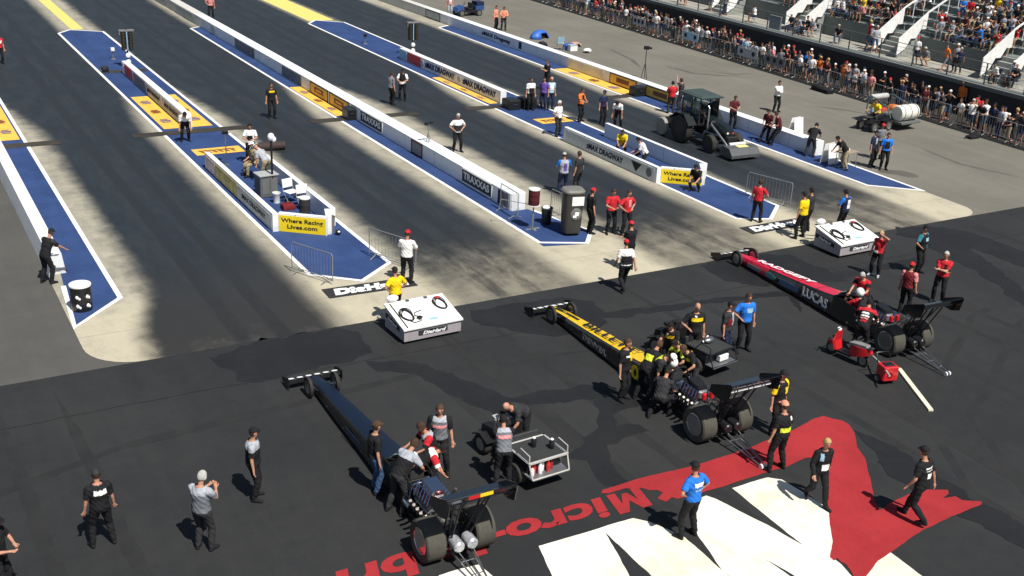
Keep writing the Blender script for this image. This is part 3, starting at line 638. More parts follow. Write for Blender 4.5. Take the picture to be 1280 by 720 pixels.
    def mask(s, kind, sleeve=.75, shorts=False):
        I = s.names.index; l, t = s.lab, s.t
        if kind == 'shirt': 
            m = ((l == 0) & (t > .03)) | ((l == I('upper')) & (s.par < sleeve)) | ((l == I('neck')) & (t < 1.0))
            if sleeve > 1: m |= (l == I('fore'))
            return m
        if kind == 'trousers':
            m = ((l == 0) & (t <= .14)) | (l == I('thigh'))
            if not shorts: m |= (l == I('shin'))
            return m
        if kind == 'shoes': return l == I('foot')
        hl = (l == 8)
        if kind == 'hair': return (l == 8) & (s.hz > .045 - .0 * s.hy + np.where(s.hy > .05, .012, np.where(s.hy < .01, -.09, -.02)))
        if kind == 'longhair': return ((l == 8) | ((l == 7) & (s.f < 0)) | ((l == 0) & (t > .92) & (s.f < -.02))) & ((s.hz > .055) | (s.hy < .012))
        if kind == 'cap': return (l == 8) & (s.hz > .050 - np.where(s.hy < 0, .015, 0))
    def shell(s, mask, off, name, m, parent, smooth_=True, fold=0., cut=None):
        sel = np.nonzero(mask)[0]
        if len(sel) < 3: return None
        used = np.unique(s.F4[sel]); mp = -np.ones(len(s.co), int); mp[used] = np.arange(len(used)); v = s.co[used] + s.nr[used] * off
        if fold:
            k = np.sin(v[:, 2] * 38 + v[:, 0] * 23 + 3 * np.sin(v[:, 1] * 17)) * np.sin(v[:, 0] * 31 + v[:, 2] * 13); v = v + s.nr[used] * (k * fold)[:, None]
        me = bpy.data.meshes.new(name); fs = [tuple(mp[list(s.fs[i])]) for i in sel]; me.from_pydata(v.tolist(), [], fs); me.materials.append(m)
        me.polygons.foreach_set('use_smooth', [True] * len(fs)); me.update()
        o = bpy.data.objects.new(name, me); COL.objects.link(o); o.parent = parent; return o
    def body_obj(s, skin, fine, name='person'):
        mb = MB()
        if fine:
            for wr, palm, d, side, nor in s.hand:
                for k, (off, ln) in enumerate(((-.027, .062), (-.009, .075), (.009, .082), (.027, .074))):
                    a = palm + side * -off * .9 - d * .012; b1 = a + d * ln * .55 + nor * .006; b2 = a + d * ln * .86 + nor * .022 * (1.2 if ln > .07 else 1)
                    mb.tube([a, b1, b2], [.0095, .009, .007], 6)
                a = wr + d * .02 + side * .024; mb.tube([a, a + d * .035 + side * .028, a + d * .07 + side * .032 + nor * .01], [.012, .011, .008], 6)
        nb = len(mb.f)
        if fine:
            for sg in (-1, 1): mb.ell(s.hc + s.HR * .032 * sg + s.HF * .088 + s.HU * .018, (.012, .008, .007), 6, 5, k=1, R=Matrix((s.HR, s.HF, s.HU)).transposed())
            mb.ell(s.hc + s.HF * .088 - s.HU * .052, (.022, .007, .006), 6, 5, k=2, R=Matrix((s.HR, s.HF, s.HU)).transposed())
        me = bpy.data.meshes.new(name); n = len(s.co); vs = s.co.tolist() + mb.v; fs = s.fs + [tuple(i + n for i in f) for f in mb.f]
        me.from_pydata(vs, [], fs); me.materials.append(skin); me.materials.append(cl('black')); me.materials.append(mat('lips', (.3, .09, .08), .5))
        me.polygons.foreach_set('material_index', [0] * len(s.fs) + mb.m); me.polygons.foreach_set('use_smooth', [True] * len(fs)); me.update()
        o = bpy.data.objects.new(name, me); COL.objects.link(o); return o
BODIES = {}
def get_body(pose, build, female, lod):
    k = (pose, round(build, 2), female, lod)
    if k not in BODIES:
        b = Body(pose, build, female); b.mesh(.0165 if lod == 0 else .027, lod == 0); BODIES[k] = b
    return BODIES[k]
def person(loc, face, label, pose='stand', shirt='black', trousers='black', hair='hairbrown', head='hair', skin='skin', h=1.78, build=1.12, female=False, sleeve=.75, shorts=False,
           patch=(), shoes='black', lod=0, group=None, z=0.):
    if build == 1.12: build = (1.0, 1.12, 1.12, 1.26)[len(label) % 4]
    B = get_body(pose, build, female, lod)
    o = B.body_obj(cl(skin), lod == 0); sc = h / 1.78; o.scale = (sc, sc, sc)
    o.location = (loc[0], loc[1], (loc[2] if len(loc) > 2 else 0) + z); o.rotation_euler = (0, 0, math.radians(face))
    tag(o, label, 'person', group)
    B.shell(B.mask('trousers', shorts=shorts), .020, 'trousers', cl(trousers), o, fold=.007)
    sm = B.mask('shirt', sleeve); B.shell(sm, .026, 'shirt', cl(shirt), o, fold=.008)
    if shoes:
        sm_ = B.mask('shoes'); fx_ = [P_ for P_ in B.ank]; dd = [np.linalg.norm(B.fc - a_, axis=1) for a_ in fx_]
        B.shell(sm_ & (dd[0] < dd[1]), .008, 'shoe', cl(shoes), o); B.shell(sm_ & (dd[0] >= dd[1]), .008, 'shoe', cl(shoes), o)
    if lod == 0 and head != 'none' and 'sit' not in pose and random.random() < .6:
        q = B.pel + B.R * .185 * random.choice((-1, 1)) + B.U * .04; mb = MB(); mb.box(tuple(q), (.045, .07, .13), bev=.006).tube([tuple(q + B.U * .06), tuple(q + B.U * .2)], .006, 5); mb.build('belt_radio', cl('black'), o)
    if head in ('hair', 'longhair'): B.shell(B.mask(head), .014, 'hair', cl(hair), o)
    elif head == 'cap':
        B.shell(B.mask('hair'), .006, 'hair', cl('hairbrown'), o)
        c = B.shell(B.mask('cap'), .018, 'cap', cl(hair), o)
        if c is not None and lod == 0:
            mb = MB(); cc = B.hc + B.HU * .055; r = []
            for q in np.linspace(-1.0, 1.0, 9): r.append((math.sin(q) * .085, .075 + math.cos(q) * .075))
            vs = [tuple(cc + B.HR * x + B.HF * y + B.HU * (-.012 * (y - .07) / .08)) for x, y in r] + [tuple(cc + B.HR * x + B.HF * .055) for x, y in r]
            vs2 = [tuple(np.array(v) + B.HU * .008) for v in vs]; n = len(r); fs = [(i, i + 1, n + i + 1, n + i) for i in range(n - 1)]
            mb.add(vs + vs2, fs + [(a + 2 * n, b + 2 * n, c_ + 2 * n, d + 2 * n) for a, b, c_, d in fs] + [(i, i + 1, i + 1 + 2 * n, i + 2 * n) for i in range(n - 1)])
            mb.build('visor', cl(hair), c)
    elif head == 'helmet':
        hm = MB().ell(B.hc + B.HU * .01, (.128, .145, .15), 16, 12).build('helmet', cl(hair), o, True); MB().ell(B.hc + B.HF * .055 + B.HU * .015, (.105, .10, .045), 14, 8).build('visor', GLASS, hm, True)
    elif head == 'hat':
        c = B.shell(B.mask('cap'), .02, 'hat', cl(hair), o); cc = B.hc + B.HU * .05
        mb = MB(); vs = []; 
        for rr, zz in ((.085, .01), (.16, 0), (.16, -.008), (.085, 0.0)):
            for j in range(14): q = 2 * PI * j / 14; vs.append(tuple(cc + B.HR * rr * math.cos(q) + B.HF * rr * 1.1 * math.sin(q) + B.HU * zz))
        mb.add(vs, [(i * 14 + j, i * 14 + (j + 1) % 14, (i + 1) * 14 + (j + 1) % 14, (i + 1) * 14 + j) for i in range(3) for j in range(14)]); mb.build('hat_brim', cl(hair), o)
    for pt in patch:
        side, t0, t1, u0, u1, col = pt[:6]; I = B.names.index
        if side == 'sleeves': m = (B.lab == I('upper')) & (B.par < sleeve) & (B.par >= t0) & (B.par <= t1)
        elif side == 'yoke': m = sm & (B.t > t0) & (B.lab != I('fore'))
        else: m = sm & (B.lab == 0) & (B.t > t0) & (B.t < t1) & (B.u > u0) & (B.u < u1) & ((B.f > .02) if side == 'front' else (B.f < -.02))
        B.shell(m, .0305 if side == 'yoke' else .0335, 'shirt_print', cl(col), o, fold=.008)
    return o
# ---------------------------------------------------------------- dragsters
def wheel(parent, c, r, w, tread=True, name='wheel', rimr=.5, rimm=None, wide=False):
    e = MB().lathe([(r * .62, -w / 2 * .82), (r * .9, -w / 2), (r * .985, -w / 2 * .86), (r, -w / 2 * .6), (r, w / 2 * .6), (r * .985, w / 2 * .86), (r * .9, w / 2), (r * .62, w / 2 * .82)], c, 'x', 36)
    t = e.build('tyre', SLICK if wide else RUBBER, None, True)
    wh = MB().lathe([(r * .60, -w / 2 * .8), (r * .60, w / 2 * .8)], c, 'x', 24).build(name, BLACKP, parent, True); t.parent = wh
    mb = MB(); q = w / 2
    for sg in (-1, 1):
        mb.lathe([(r * .64, sg * q * .86), (r * .60, sg * q * .90), (r * .52, sg * q * .62), (r * .16, sg * q * .50), (r * .13, sg * q * .8), (.001, sg * q * .82)], c, 'x', 24)
        for k in range(8):
            a = 2 * PI * k / 8; mb.ell(Vector(c) + Vector((sg * q * .62, math.cos(a) * r * .36, math.sin(a) * r * .36)), (.012, r * .07, r * .07), 6, 4)
    mb.build('rim', rimm or STEEL, wh, True); return wh
def dragster(loc, rz, label, top, side, nose, txt, stripe=None, packs=BLACKP, rimm=None, wingprint=None, fwprint=LOGOW):
    root = empty('dragster', loc, rz, label, 'dragster', 'dragsters in the staging area')
    cc, ss = math.cos(rz), math.sin(rz)
    person((loc[0] - ss * 2.02, loc[1] + cc * 2.02, .10), math.degrees(rz), {'blue': 'driver in a white helmet sitting in the cockpit of the dark blue dragster', 'yellow': 'driver in a white helmet sitting in the cockpit of the yellow topped dragster', 'red': 'driver in a white helmet sitting in the cockpit of the red topped dragster'}[txt], 'cockpit', 'black' if txt != 'red' else 'red', 'black', 'white', 'helmet')
    # body: y, half width top, half width bottom, z bottom, z top
    S = [(8.35, .10, .12, .13, .20), (8.1, .15, .17, .10, .27), (7.4, .19, .20, .09, .36), (6.0, .235, .25, .09, .46), (4.4, .265, .28, .09, .58), (3.2, .30, .32, .09, .70), (2.75, .32, .335, .09, .77)]
    def ring(y, ht, hb, z0, z1):
        c = min(ht, .09); return [(-hb, y, z0), (hb, y, z0), (hb + .01, y, z0 + .06), (ht + .01, y, z1 - c * .8), (ht - c * .35, y, z1 - c * .12), (0, y, z1 + .02), (-ht + c * .35, y, z1 - c * .12), (-ht - .01, y, z1 - c * .8), (-hb - .01, y, z0 + .06)]
    MB().loft([ring(*s) for s in S], kf=lambda i, j: (1 if j in (4, 5) else (2 if txt == 'red' and i < 3 and j in (2, 3, 6, 7) else 0)) if i > 0 else 2).build('body', [side, top, nose], root, True)
    for y in (7.0, 5.75, 4.5, 3.6):
        ht, hb, z1 = (float(np.interp(y, [s[0] for s in S][::-1], [s[k] for s in S][::-1])) for k in (1, 2, 4))
        mb = MB(); R0 = ring(y, ht + .003, hb + .003, .088, z1 + .003); R1 = ring(y + .02, ht + .003, hb + .003, .088, z1 + .003); mb.loft([R0, R1], caps=False); mb.build('panel_seam', BLACKP, root)
    for sg in (-1, 1):
        for y in (6.6, 5.4, 4.2, 3.0):
            ht = float(np.interp(y, [s[0] for s in S][::-1], [s[2] for s in S][::-1])); MB().lathe([(.022, 0), (.022, .012 * sg)], (sg * (ht + .008), y, .17), 'x', 8).build('fastener', STEEL, root)
    # cockpit surround: open tub with raised sides
    mb = MB(); T = [(2.75, .335, .77), (2.3, .36, .80), (1.75, .36, .72), (1.55, .33, .60)]
    for sg in (-1, 1): MB().loft([[(sg * w, y, .09), (sg * (w + .015), y, .30), (sg * w, y, zt), (sg * (w - .03), y, zt), (sg * (w - .03), y, .09)] for y, w, zt in T]).build('cockpit_side', side, root)
    MB().box((0, 2.15, .16), (.62, 1.2, .06)).box((0, 1.72, .45), (.5, .08, .6)).build('cockpit_floor', BLACKP, root)
    # roll cage
    mb = MB()
    for y, w, h in ((1.68, .30, 1.12), (2.25, .27, .98)):
        mb.tube([(-w, y, .3), (-w, y, h - .25), (-w * .6, y, h - .04), (0, y, h), (w * .6, y, h - .04), (w, y, h - .25), (w, y, .3)], .022, 8)
    for sg in (-1, 1):
        mb.tube([(sg * .18, 1.68, 1.1), (sg * .17, 2.25, .96), (sg * .30, 2.75, .76)], .02, 8); mb.tube([(sg * .28, 1.68, .9), (sg * .26, .9, .62), (sg * .24, .1, .5)], .02, 8)
    mb.build('roll_cage', DKMET if side is not BLACKG else BLACKP, root, True)
    mb = MB().box((0, 1.80, .80), (.34, .12, .34), bev=.03); mb.build('headrest', mat('padding', (.025, .025, .028), .8), root)
    MB().loft([[(-.25, 2.72, .78), (.25, 2.72, .78), (.17, 2.62, .92), (-.17, 2.62, .92)], [(-.24, 2.70, .77), (.24, 2.70, .77), (.16, 2.60, .90), (-.16, 2.60, .90)]]).build('windscreen', GLASS, root)
    mb = MB().tube([(-.12, 2.45, .68), (-.12, 2.42, .78), (.12, 2.42, .78), (.12, 2.45, .68)], .015); mb.build('steering_wheel', BLACKP, root)
    # chassis rails
    mb = MB()
    for sg in (-1, 1):
        mb.tube([(sg * .33, 1.7, .15), (sg * .30, .6, .15), (sg * .26, -.25, .20)], .024); mb.tube([(sg * .33, 1.6, .52), (sg * .29, .5, .50), (sg * .24, -.25, .45)], .022)
        for y in (1.3, .75, .2, -.2): mb.tube([(sg * .30, y, .15), (sg * .27, y - .1, .50)], .016)
        mb.tube([(sg * .31, 1.5, .15), (sg * .27, .9, .5)], .015)
    for y in (1.4, .4, -.24): mb.tube([(-.28, y, .16), (.28, y, .16)], .02)
    mb.build('chassis_rail', DKMET, root, True)
    # engine
    eng = MB().box((0, .95, .42), (.34, .78, .34), bev=.02).box((0, .95, .20), (.30, .72, .16), bev=.02).build('engine', mat('engine_alloy', (.20, .20, .21), .35, .8, .3), root)
    for sg in (-1, 1):
        MB().box((sg * .19, .95, .60), (.16, .66, .13), ry=sg * .7, bev=.02).build('cylinder_head', STEEL, eng)
        MB().box((sg * .235, .95, .68), (.13, .64, .07), ry=sg * .7, bev=.02).build('valve_cover', BLACKP if top is not REDP else REDP, eng)
        mb = MB()
        for k in range(4):
            y = 1.20 - k * .17; mb.tube([(sg * .22, y, .55), (sg * .34, y - .02, .50), (sg * .44, y - .10, .56), (sg * .53, y - .26, .80)], [.028, .03, .032, .034], 10)
        mb.build('exhaust_headers', mat('heat_stained_steel', (.26, .24, .23), .4, .8, .4, scale=18), eng, True)
        mb = MB()
        for k in range(4): y = 1.20 - k * .17; mb.tube([(sg * .06, y, .86), (sg * .16, y, .80), (sg * .2, y + .02, .70)], .011, 6)
        mb.build('fuel_lines', mat('red_anodised', (.5, .04, .04), .3, .7), eng, True)
    sc_ = MB().box((0, .93, .80), (.26, .56, .20), bev=.03)
    for k in range(7): sc_.box((0, .70 + k * .08, .905), (.24, .025, .03), bev=.004)
    sc_.build('supercharger', mat('blower_alloy', (.5, .5, .5), .35, .8, .2), eng, True)
    MB().loft([[(-.17, 1.10, .92), (.17, 1.10, .92), (.17, 1.14, 1.10), (-.17, 1.14, 1.10)], [(-.15, .70, .92), (.15, .70, .92), (.13, .72, 1.02), (-.13, .72, 1.02)]]).build('injector_hat', BLACKP if txt != 'blue' else CHROME, eng)
    mb = MB()
    for k in range(6):
        y = .62 + k * .12; mb.tube([(-.12, y, .86), (-.22, y + .03, .98), (-.30, y + .02, .78)], .009, 5); mb.tube([(.12, y, .86), (.22, y + .03, .98), (.30, y + .02, .78)], .009, 5)
    mb.tube([(-.1, 1.4, .9), (-.25, 1.5, .75), (-.3, 1.45, .5)], .018, 6); mb.tube([(.1, 1.4, .95), (.24, 1.55, .75), (.3, 1.5, .5)], .018, 6); mb.build('spark_plug_wires', mat('wire_blue', (.05, .09, .22), .5), eng, True)
    MB().lathe([(.05, 0), (.06, .01), (.06, .16), (.03, .18)], (-.12, .48, .78), 'z', 12).build('magneto', REDP, eng, True); MB().lathe([(.05, 0), (.06, .01), (.06, .16), (.03, .18)], (.12, .48, .78), 'z', 12).build('magneto', REDP, eng, True)
    MB().tube([(.1, .4, .8), (.3, .2, .75), (.3, -.1, .6)], .022, 6).tube([(-.1, .4, .8), (-.28, .25, .7), (-.26, -.05, .55)], .018, 6).build('oil_hose', BLACKP, eng, True)
    MB().box((0, 1.55, .62), (.36, .04, .30), bev=.01).build('firewall', STEEL, root)
    mb = MB()
    for z, r in ((.35, .09), (.80, .08), (.58, .05)): mb.lathe([(r, 0), (r, .07)], (0, 1.34, z), 'y', 16)
    mb.tube([(-.085, 1.38, .35), (-.075, 1.38, .80)], .02, 6); mb.tube([(.085, 1.38, .35), (.075, 1.38, .80)], .02, 6); mb.build('drive_belt', BLACKP, eng)
    for i, sx in enumerate((-.36, .34)): MB().lathe([(.07, -.14), (.08, -.10), (.08, .10), (.07, .14)], (sx, 1.42, .40), 'y', 14).build('oil_tank', STEEL if i else CHROME, root, True)
    MB().lathe([(.17, -.2), (.19, -.1), (.19, .12), (.13, .2)], (0, .38, .36), 'y', 18).build('clutch_housing', mat('titanium', (.23, .22, .2), .4, .8), root, True)
    MB().lathe([(.05, -.42), (.12, -.16), (.16, 0), (.12, .16), (.05, .42)], (0, 0, .45), 'x', 16).build('rear_axle', DKMET, root, True)
    for sx in (-.56, .56): wheel(root, (sx, 0, .455), .455, .44, name='rear_wheel', rimm=rimm, wide=True)
    for sx in (-.36, .36): wheel(root, (sx, 7.58, .28), .28, .09, name='front_wheel', rimm=STEEL)
    MB().tube([(-.34, 7.58, .28), (-.1, 7.55, .22), (.1, 7.55, .22), (.34, 7.58, .28)], .018).tube([(-.30, 7.5, .30), (-.12, 7.2, .22)], .012).tube([(.30, 7.5, .30), (.12, 7.2, .22)], .012).build('front_axle', CHROME, root, True)
    # front wing
    fw = MB().loft([[(x, 8.10, .17), (x, 8.38, .13), (x, 8.52, .14), (x, 8.50, .165), (x, 8.36, .20), (x, 8.12, .26)] for x in (-.72, .72)]).build('front_wing', BLACKP, root)
    for sx in (-.73, .73): MB().plate([(8.02, .06), (8.58, .08), (8.60, .20), (8.12, .36), (8.02, .33)], 'x', sx - .008, sx + .008).build('wing_endplate', BLACKP, fw)
    mb = MB()
    for k in range(6): x = -.60 + k * .24; mb.add([(x - .075, 8.15, .268), (x + .075, 8.15, .268), (x + .075, 8.34, .222), (x - .075, 8.34, .222)], [(0, 1, 2, 3)])
    if txt == 'blue': 
        mb = MB()
        for k in range(6):
            x = -.60 + k * .24; mb.add([(x + .085 * math.cos(q), 8.25 + .075 * math.sin(q), .2545 - .24 * .075 * math.sin(q)) for q in np.linspace(0, 2 * PI, 12, endpoint=False)], [tuple(range(12))])
    mb.build('wing_print', fwprint, fw)
    # rear wing
    zw, yw = 1.68, -.74
    rw = MB().loft([[(x, yw + .34, zw - .04), (x, yw + .30, zw + .02), (x, yw + .05, zw + .06), (x, yw - .26, zw + .16), (x, yw - .27, zw + .14), (x, yw + .05, zw)] for x in (-.74, .74)]).loft([[(x, yw - .24, zw + .19), (x, yw - .40, zw + .36), (x, yw - .42, zw + .35), (x, yw - .27, zw + .17)] for x in (-.74, .74)]).build('rear_wing', BLACKG, root)
    for sx in (-.75, .75): MB().plate([(yw + .34, zw - .10), (yw + .28, zw + .12), (yw - .38, zw + .40), (yw - .46, zw + .36), (yw - .38, zw - .02), (yw - .1, zw - .13)], 'x', sx - .009, sx + .009).build('wing_endplate', BLACKG, rw)
    mb = MB()
    if wingprint == 'white':
        x = -.62
        for w_ in (.10, .05, .30, .12, .22, .06, .16): mb.add([(x, yw - .275, zw + .10), (x + w_, yw - .275, zw + .10), (x + w_, yw - .278, zw + .155), (x, yw - .278, zw + .155)], [(0, 1, 2, 3)]); x += w_ + .035
        mb.build('wing_print', LOGOW, rw)
    elif wingprint == 'flame':
        for x, w_, k in ((-.30, .25, 0), (-.05, .28, 1)): mb.add([(x, yw - .43, zw + .30), (x + w_, yw - .43, zw + .30), (x + w_, yw - .43, zw + .38), (x, yw - .43, zw + .38)], [(0, 1, 2, 3)], k)
        mb.build('wing_print', [REDP, YELP], rw)
    for sg in (-1, 1):
        MB().tube([(sg * .30, yw + .1, zw), (sg * .20, -.15, .50)], .026, 8).tube([(sg * .30, yw - .15, zw + .05), (sg * .20, -.28, .46)], .02, 8).tube([(sg * .44, yw + .05, zw), (sg * .24, -.05, .62)], .018, 8).build('wing_strut', DKMET if wingprint != 'blue' else STEEL, root, True)
    # parachute packs and wheelie bar
    for sg in (-1, 1): MB().lathe([(.09, -.20), (.12, -.17), (.125, .1), (.10, .16)], (sg * .15, -.42, .50), 'y', 14).build('parachute_pack', packs, root, True)
    wb = MB()
    for sg in (-1, 1):
        wb.tube([(sg * .22, -.22, .28), (sg * .07, -1.75, .10)], .018, 8); wb.tube([(sg * .20, -.24, .48), (sg * .08, -1.45, .18)], .013, 8)
    for y in (-.7, -1.1, -1.45): t = (y + .22) / -1.53; wb.tube([(-(.22 - .15 * t), y, .28 - .18 * t), (.22 - .15 * t, y, .28 - .18 * t)], .011, 6)
    wb = wb.build('wheelie_bar', STEEL, root, True)
    for sg in (-1, 1): MB().lathe([(.03, -.02), (.065, -.02), (.065, .02), (.03, .02)], (sg * .06, -1.78, .075), 'x', 14).build('wheelie_bar_wheel', BLACKP if not sg else LOGOW, wb, True)
    # lettering along the top and the flank that faces the grandstand side
    def topz(y): return np.interp(y, [s[0] for s in S][::-1], [s[4] for s in S][::-1]) + .03
    def flank(y): return np.interp(y, [s[0] for s in S][::-1], [s[2] for s in S][::-1]) + .018
    if txt == 'blue':
        MB().box((-flank(4.6) - .004, 4.6, .27), (.012, 1.1, .16), rz=.028, bev=.003).build('sponsor_panel', mat('dark_blue_print', (.02, .035, .07), .4), root)
    if txt == 'yellow':
        a = Vector((0, 7.0, topz(7.0))); b_ = Vector((0, 3.0, topz(3.0))); d = (b_ - a).normalized()
        mb = MB(); 
        for y0, y1 in ((7.9, 6.6),): mb.add([(-.07, y0, topz(y0) + .004), (.06, y0, topz(y0) + .004), (.05, y1, topz(y1) + .004), (-.04, y1, topz(y1) + .004)], [(0, 1, 2, 3)])
        mb.build('top_stripe', LOGOK, root)
        text('BILLETT', LOGOK, a.lerp(b_, .52) + Vector((0, 0, .004)) - Vector((.12, 0, 0)), d, (1, 0, 0), .24, 2.6, root, bold=.02)
        text('DENVER', mat('grey_print', (.22, .23, .24), .5), (-flank(5.3), 5.3, .17), (-.03, -1, 0), (0, 0, 1), .17, 1.3, root)
        text('10', YELP, (-flank(3.4) - .004, 3.35, .2), (-.03, -1, 0), (0, 0, 1), .36, .75, root, bold=.04)
    if txt == 'red':
        a = Vector((0, 7.4, topz(7.4))); b_ = Vector((0, 3.0, topz(3.0))); d = (b_ - a).normalized()
        text('RADGEFY', LOGOW, a.lerp(b_, .45) + Vector((0, 0, .004)) - Vector((.12, 0, 0)), d, (1, 0, 0), .22, 2.8, root, bold=.03)
        text('LUCAS', LOGOW, (-flank(3.5) - .004, 3.55, .24), (-.04, -1, 0), (0, 0, 1), .30, 1.25, root, bold=.03)
        o = MB().box((-flank(4.9) - .004, 4.85, .28), (.012, .95, .2), rz=.028, bev=.003).build('sponsor_panel', mat('slate_blue_print', (.08, .14, .24), .4), root)
        o = MB().box((-flank(6.8) - .006, 6.75, .22), (.012, .7, .13), rz=.028, bev=.003).build('sponsor_panel', mat('grey_print', (.22, .23, .24), .5), root)
        MB().ell((-flank(5.9) - .002, 5.85, .26), (.012, .30, .10)).build('sponsor_oval', mat('teal_print', (.10, .30, .30), .4), root)
    return root
BLUEB = mat('dark_blue_bodywork', (.003, .009, .026), .45, spec=.35, var=.12)
YB = mat('yellow_bodywork', (.74, .47, .01), .35, coat=.2, var=.08)
RB = mat('red_bodywork', (.60, .008, .040), .3, coat=.3, var=.06)
SILVP = mat('silver_fabric', (.62, .63, .66), .3, .5, .35, scale=22)
dragster((9.06, 16.98, 0), math.radians(-.4), 'dark blue bodied dragster with bare silver parachute packs standing over the red lettering', BLUEB, BLACKP, BLUEB, 'blue', packs=SILVP, rimm=CHROME, wingprint='flame')
dragster((17.22, 18.45, 0), math.radians(-1.2), 'black dragster with a yellow lettered top and white print on its rear wing', YB, BLACKG, LOGOW, 'yellow', wingprint='white')
dragster((25.62, 20.05, 0), math.radians(-3.2), 'red topped black dragster marked LUCAS beside the red scooter', RB, BLACKG, RB, 'red', wingprint=None)
# ---------------------------------------------------------------- support carts, scooter, tractor and other vehicles
def tow_cart(loc, rz, label, body, railm, cabinet=False):
    root = empty('tow_cart', loc, rz, label, 'tow cart', 'tow carts beside the dragsters'); root.scale = (1, 1, .9)
    # origin: middle of the rear edge on the ground, front along +y
    MB().box((0, 1.25, .34), (.70, 2.3, .10), bev=.02).box((0, .55, .50), (.9, .9, .22), bev=.03).build('chassis', BLACKP, root)
    MB().loft([[(-.42, 2.2, .34), (.42, 2.2, .34), (.42, 1.62, .34), (-.42, 1.62, .34)], [(-.40, 2.15, .72), (.40, 2.15, .72), (.42, 1.62, .84), (-.42, 1.62, .84)], [(-.30, 2.0, .84), (.30, 2.0, .84), (.34, 1.68, .95), (-.34, 1.68, .95)]]).build('front_cowl', body, root)
    for sx in (-.50, .50):
        wheel(root, (sx, 1.92, .27), .27, .20, rimm=STEEL, name='front_wheel'); wheel(root, (sx, .42, .27), .27, .22, rimm=STEEL, name='rear_wheel')
        MB().loft([[(sx - .12, 2.22, .42), (sx + .12, 2.22, .42)] + [(sx + .12, 2.24, .46), (sx - .12, 2.24, .46)], [(sx - .12, 1.92, .58), (sx + .12, 1.92, .58), (sx + .12, 1.92, .62), (sx - .12, 1.92, .62)], [(sx - .12, 1.58, .44), (sx + .12, 1.58, .44), (sx + .12, 1.56, .48), (sx - .12, 1.56, .48)]]).build('fender', body, root)
    MB().box((0, 1.18, .56), (.82, .40, .14), bev=.03).build('seat', mat('seat_vinyl', (.03, .03, .032), .5), root)
    MB().box((0, .98, .78), (.80, .09, .34), rx=-.15, bev=.03).build('seat_back', mat('seat_vinyl', (.03, .03, .032), .5), root)
    mb = MB().tube([(-.18, 1.72, .85), (-.18, 1.60, 1.02)], .016); r = [(-.18 + .13 * math.cos(q), 1.59 + .06 * math.sin(q), 1.03 + .11 * math.sin(q)) for q in np.linspace(0, 2 * PI, 14)]; mb.tube(r, .014, 6)
    mb.build('steering_wheel', BLACKP, root)
    MB().box((.17, 1.85, .95), (.30, .22, .12), bev=.02).box((-.12, 1.95, .93), (.2, .16, .1), bev=.02).build('tool_tray', railm, root)
    MB().box((0, .42, .78), (1.04, .95, .045), bev=.008).build('deck', mat('deck_rubber', (.028, .03, .03), .7), root)
    mb = MB()
    z0 = .80
    for p in (((-.52, -.06, z0), (.52, -.06, z0)), ((-.52, .90, z0), (.52, .90, z0)), ((-.52, -.06, z0), (-.52, .90, z0)), ((.52, -.06, z0), (.52, .90, z0)),):
        mb.box(((p[0][0] + p[1][0]) / 2, (p[0][1] + p[1][1]) / 2, z0), (abs(p[0][0] - p[1][0]) + .05, abs(p[0][1] - p[1][1]) + .05, .055 if p[0][1] < 0 and p[1][1] < 0 else .03), bev=.006)
    for sg in (-1, 1):
        mb.tube([(sg * .52, -.06, z0), (sg * .52, -.06, 1.02), (sg * .52, .30, 1.05), (sg * .52, .5, z0)], .016, 6)
        mb.tube([(sg * .52, -.06, z0), (sg * .50, -.20, .42)], .02, 6)
    mb.tube([(-.50, -.20, .41), (.50, -.20, .41)], .022, 6); mb.tube([(-.50, -.20, .41), (-.50, .2, .41)], .018, 6); mb.tube([(.50, -.20, .41), (.50, .2, .41)], .018, 6)
    mb.build('deck_rail', railm, root, True)
    MB().box((0, .05, .40), (1.0, .55, .03), bev=.004).build('lower_tray', mat('tray_metal', (.22, .23, .24), .4, .6), root)
    if cabinet:
        MB().box((0, .36, .60), (.94, .5, .26), bev=.01).build('tool_drawers', mat('drawer_grey', (.10, .10, .105), .4, .4), root)
        MB().box((.1, .0, .55), (.36, .14, .18), bev=.01).build('battery_pack', LOGOW, root)
        MB().tube([(.25, .6, .8), (.1, .62, .98), (-.1, .6, .84)], .05, 8).ell((.1, .55, .9), (.2, .12, .1)).build('engine_starter', STEEL, root, True)
    return root
rc1 = (12.10, 18.30); a1 = math.radians(3)
tow_cart((rc1[0], rc1[1], 0), a1, 'black tow cart with a silver railed deck and bottles in its lower tray', BLACKP, mat('silver_rail_paint', (.50, .50, .47), .5, .2))
tow_cart((19.52, 21.15, 0), math.radians(9), 'all black tow cart among the yellow and black clad crew beside the yellow topped dragster', BLACKP, DKMET, True)
def bottle(loc, m, label, h=.28, r=.05, capm=None):
    o = MB().lathe([(r * .9, 0), (r, .01), (r, h * .62), (r * .45, h * .80), (r * .4, h * .9)], n=12).build('bottle', m, None, True); o.location = loc
    MB().lathe([(r * .45, h * .88), (r * .45, h)], n=10).build('bottle_cap', capm or REDP, o); tag(o, label, 'bottle', 'bottles carried on the tow cart'); return o
def loc_in(root_loc, rz, p): c, s = math.cos(rz), math.sin(rz); return (root_loc[0] + p[0] * c - p[1] * s, root_loc[1] + p[0] * s + p[1] * c, p[2])
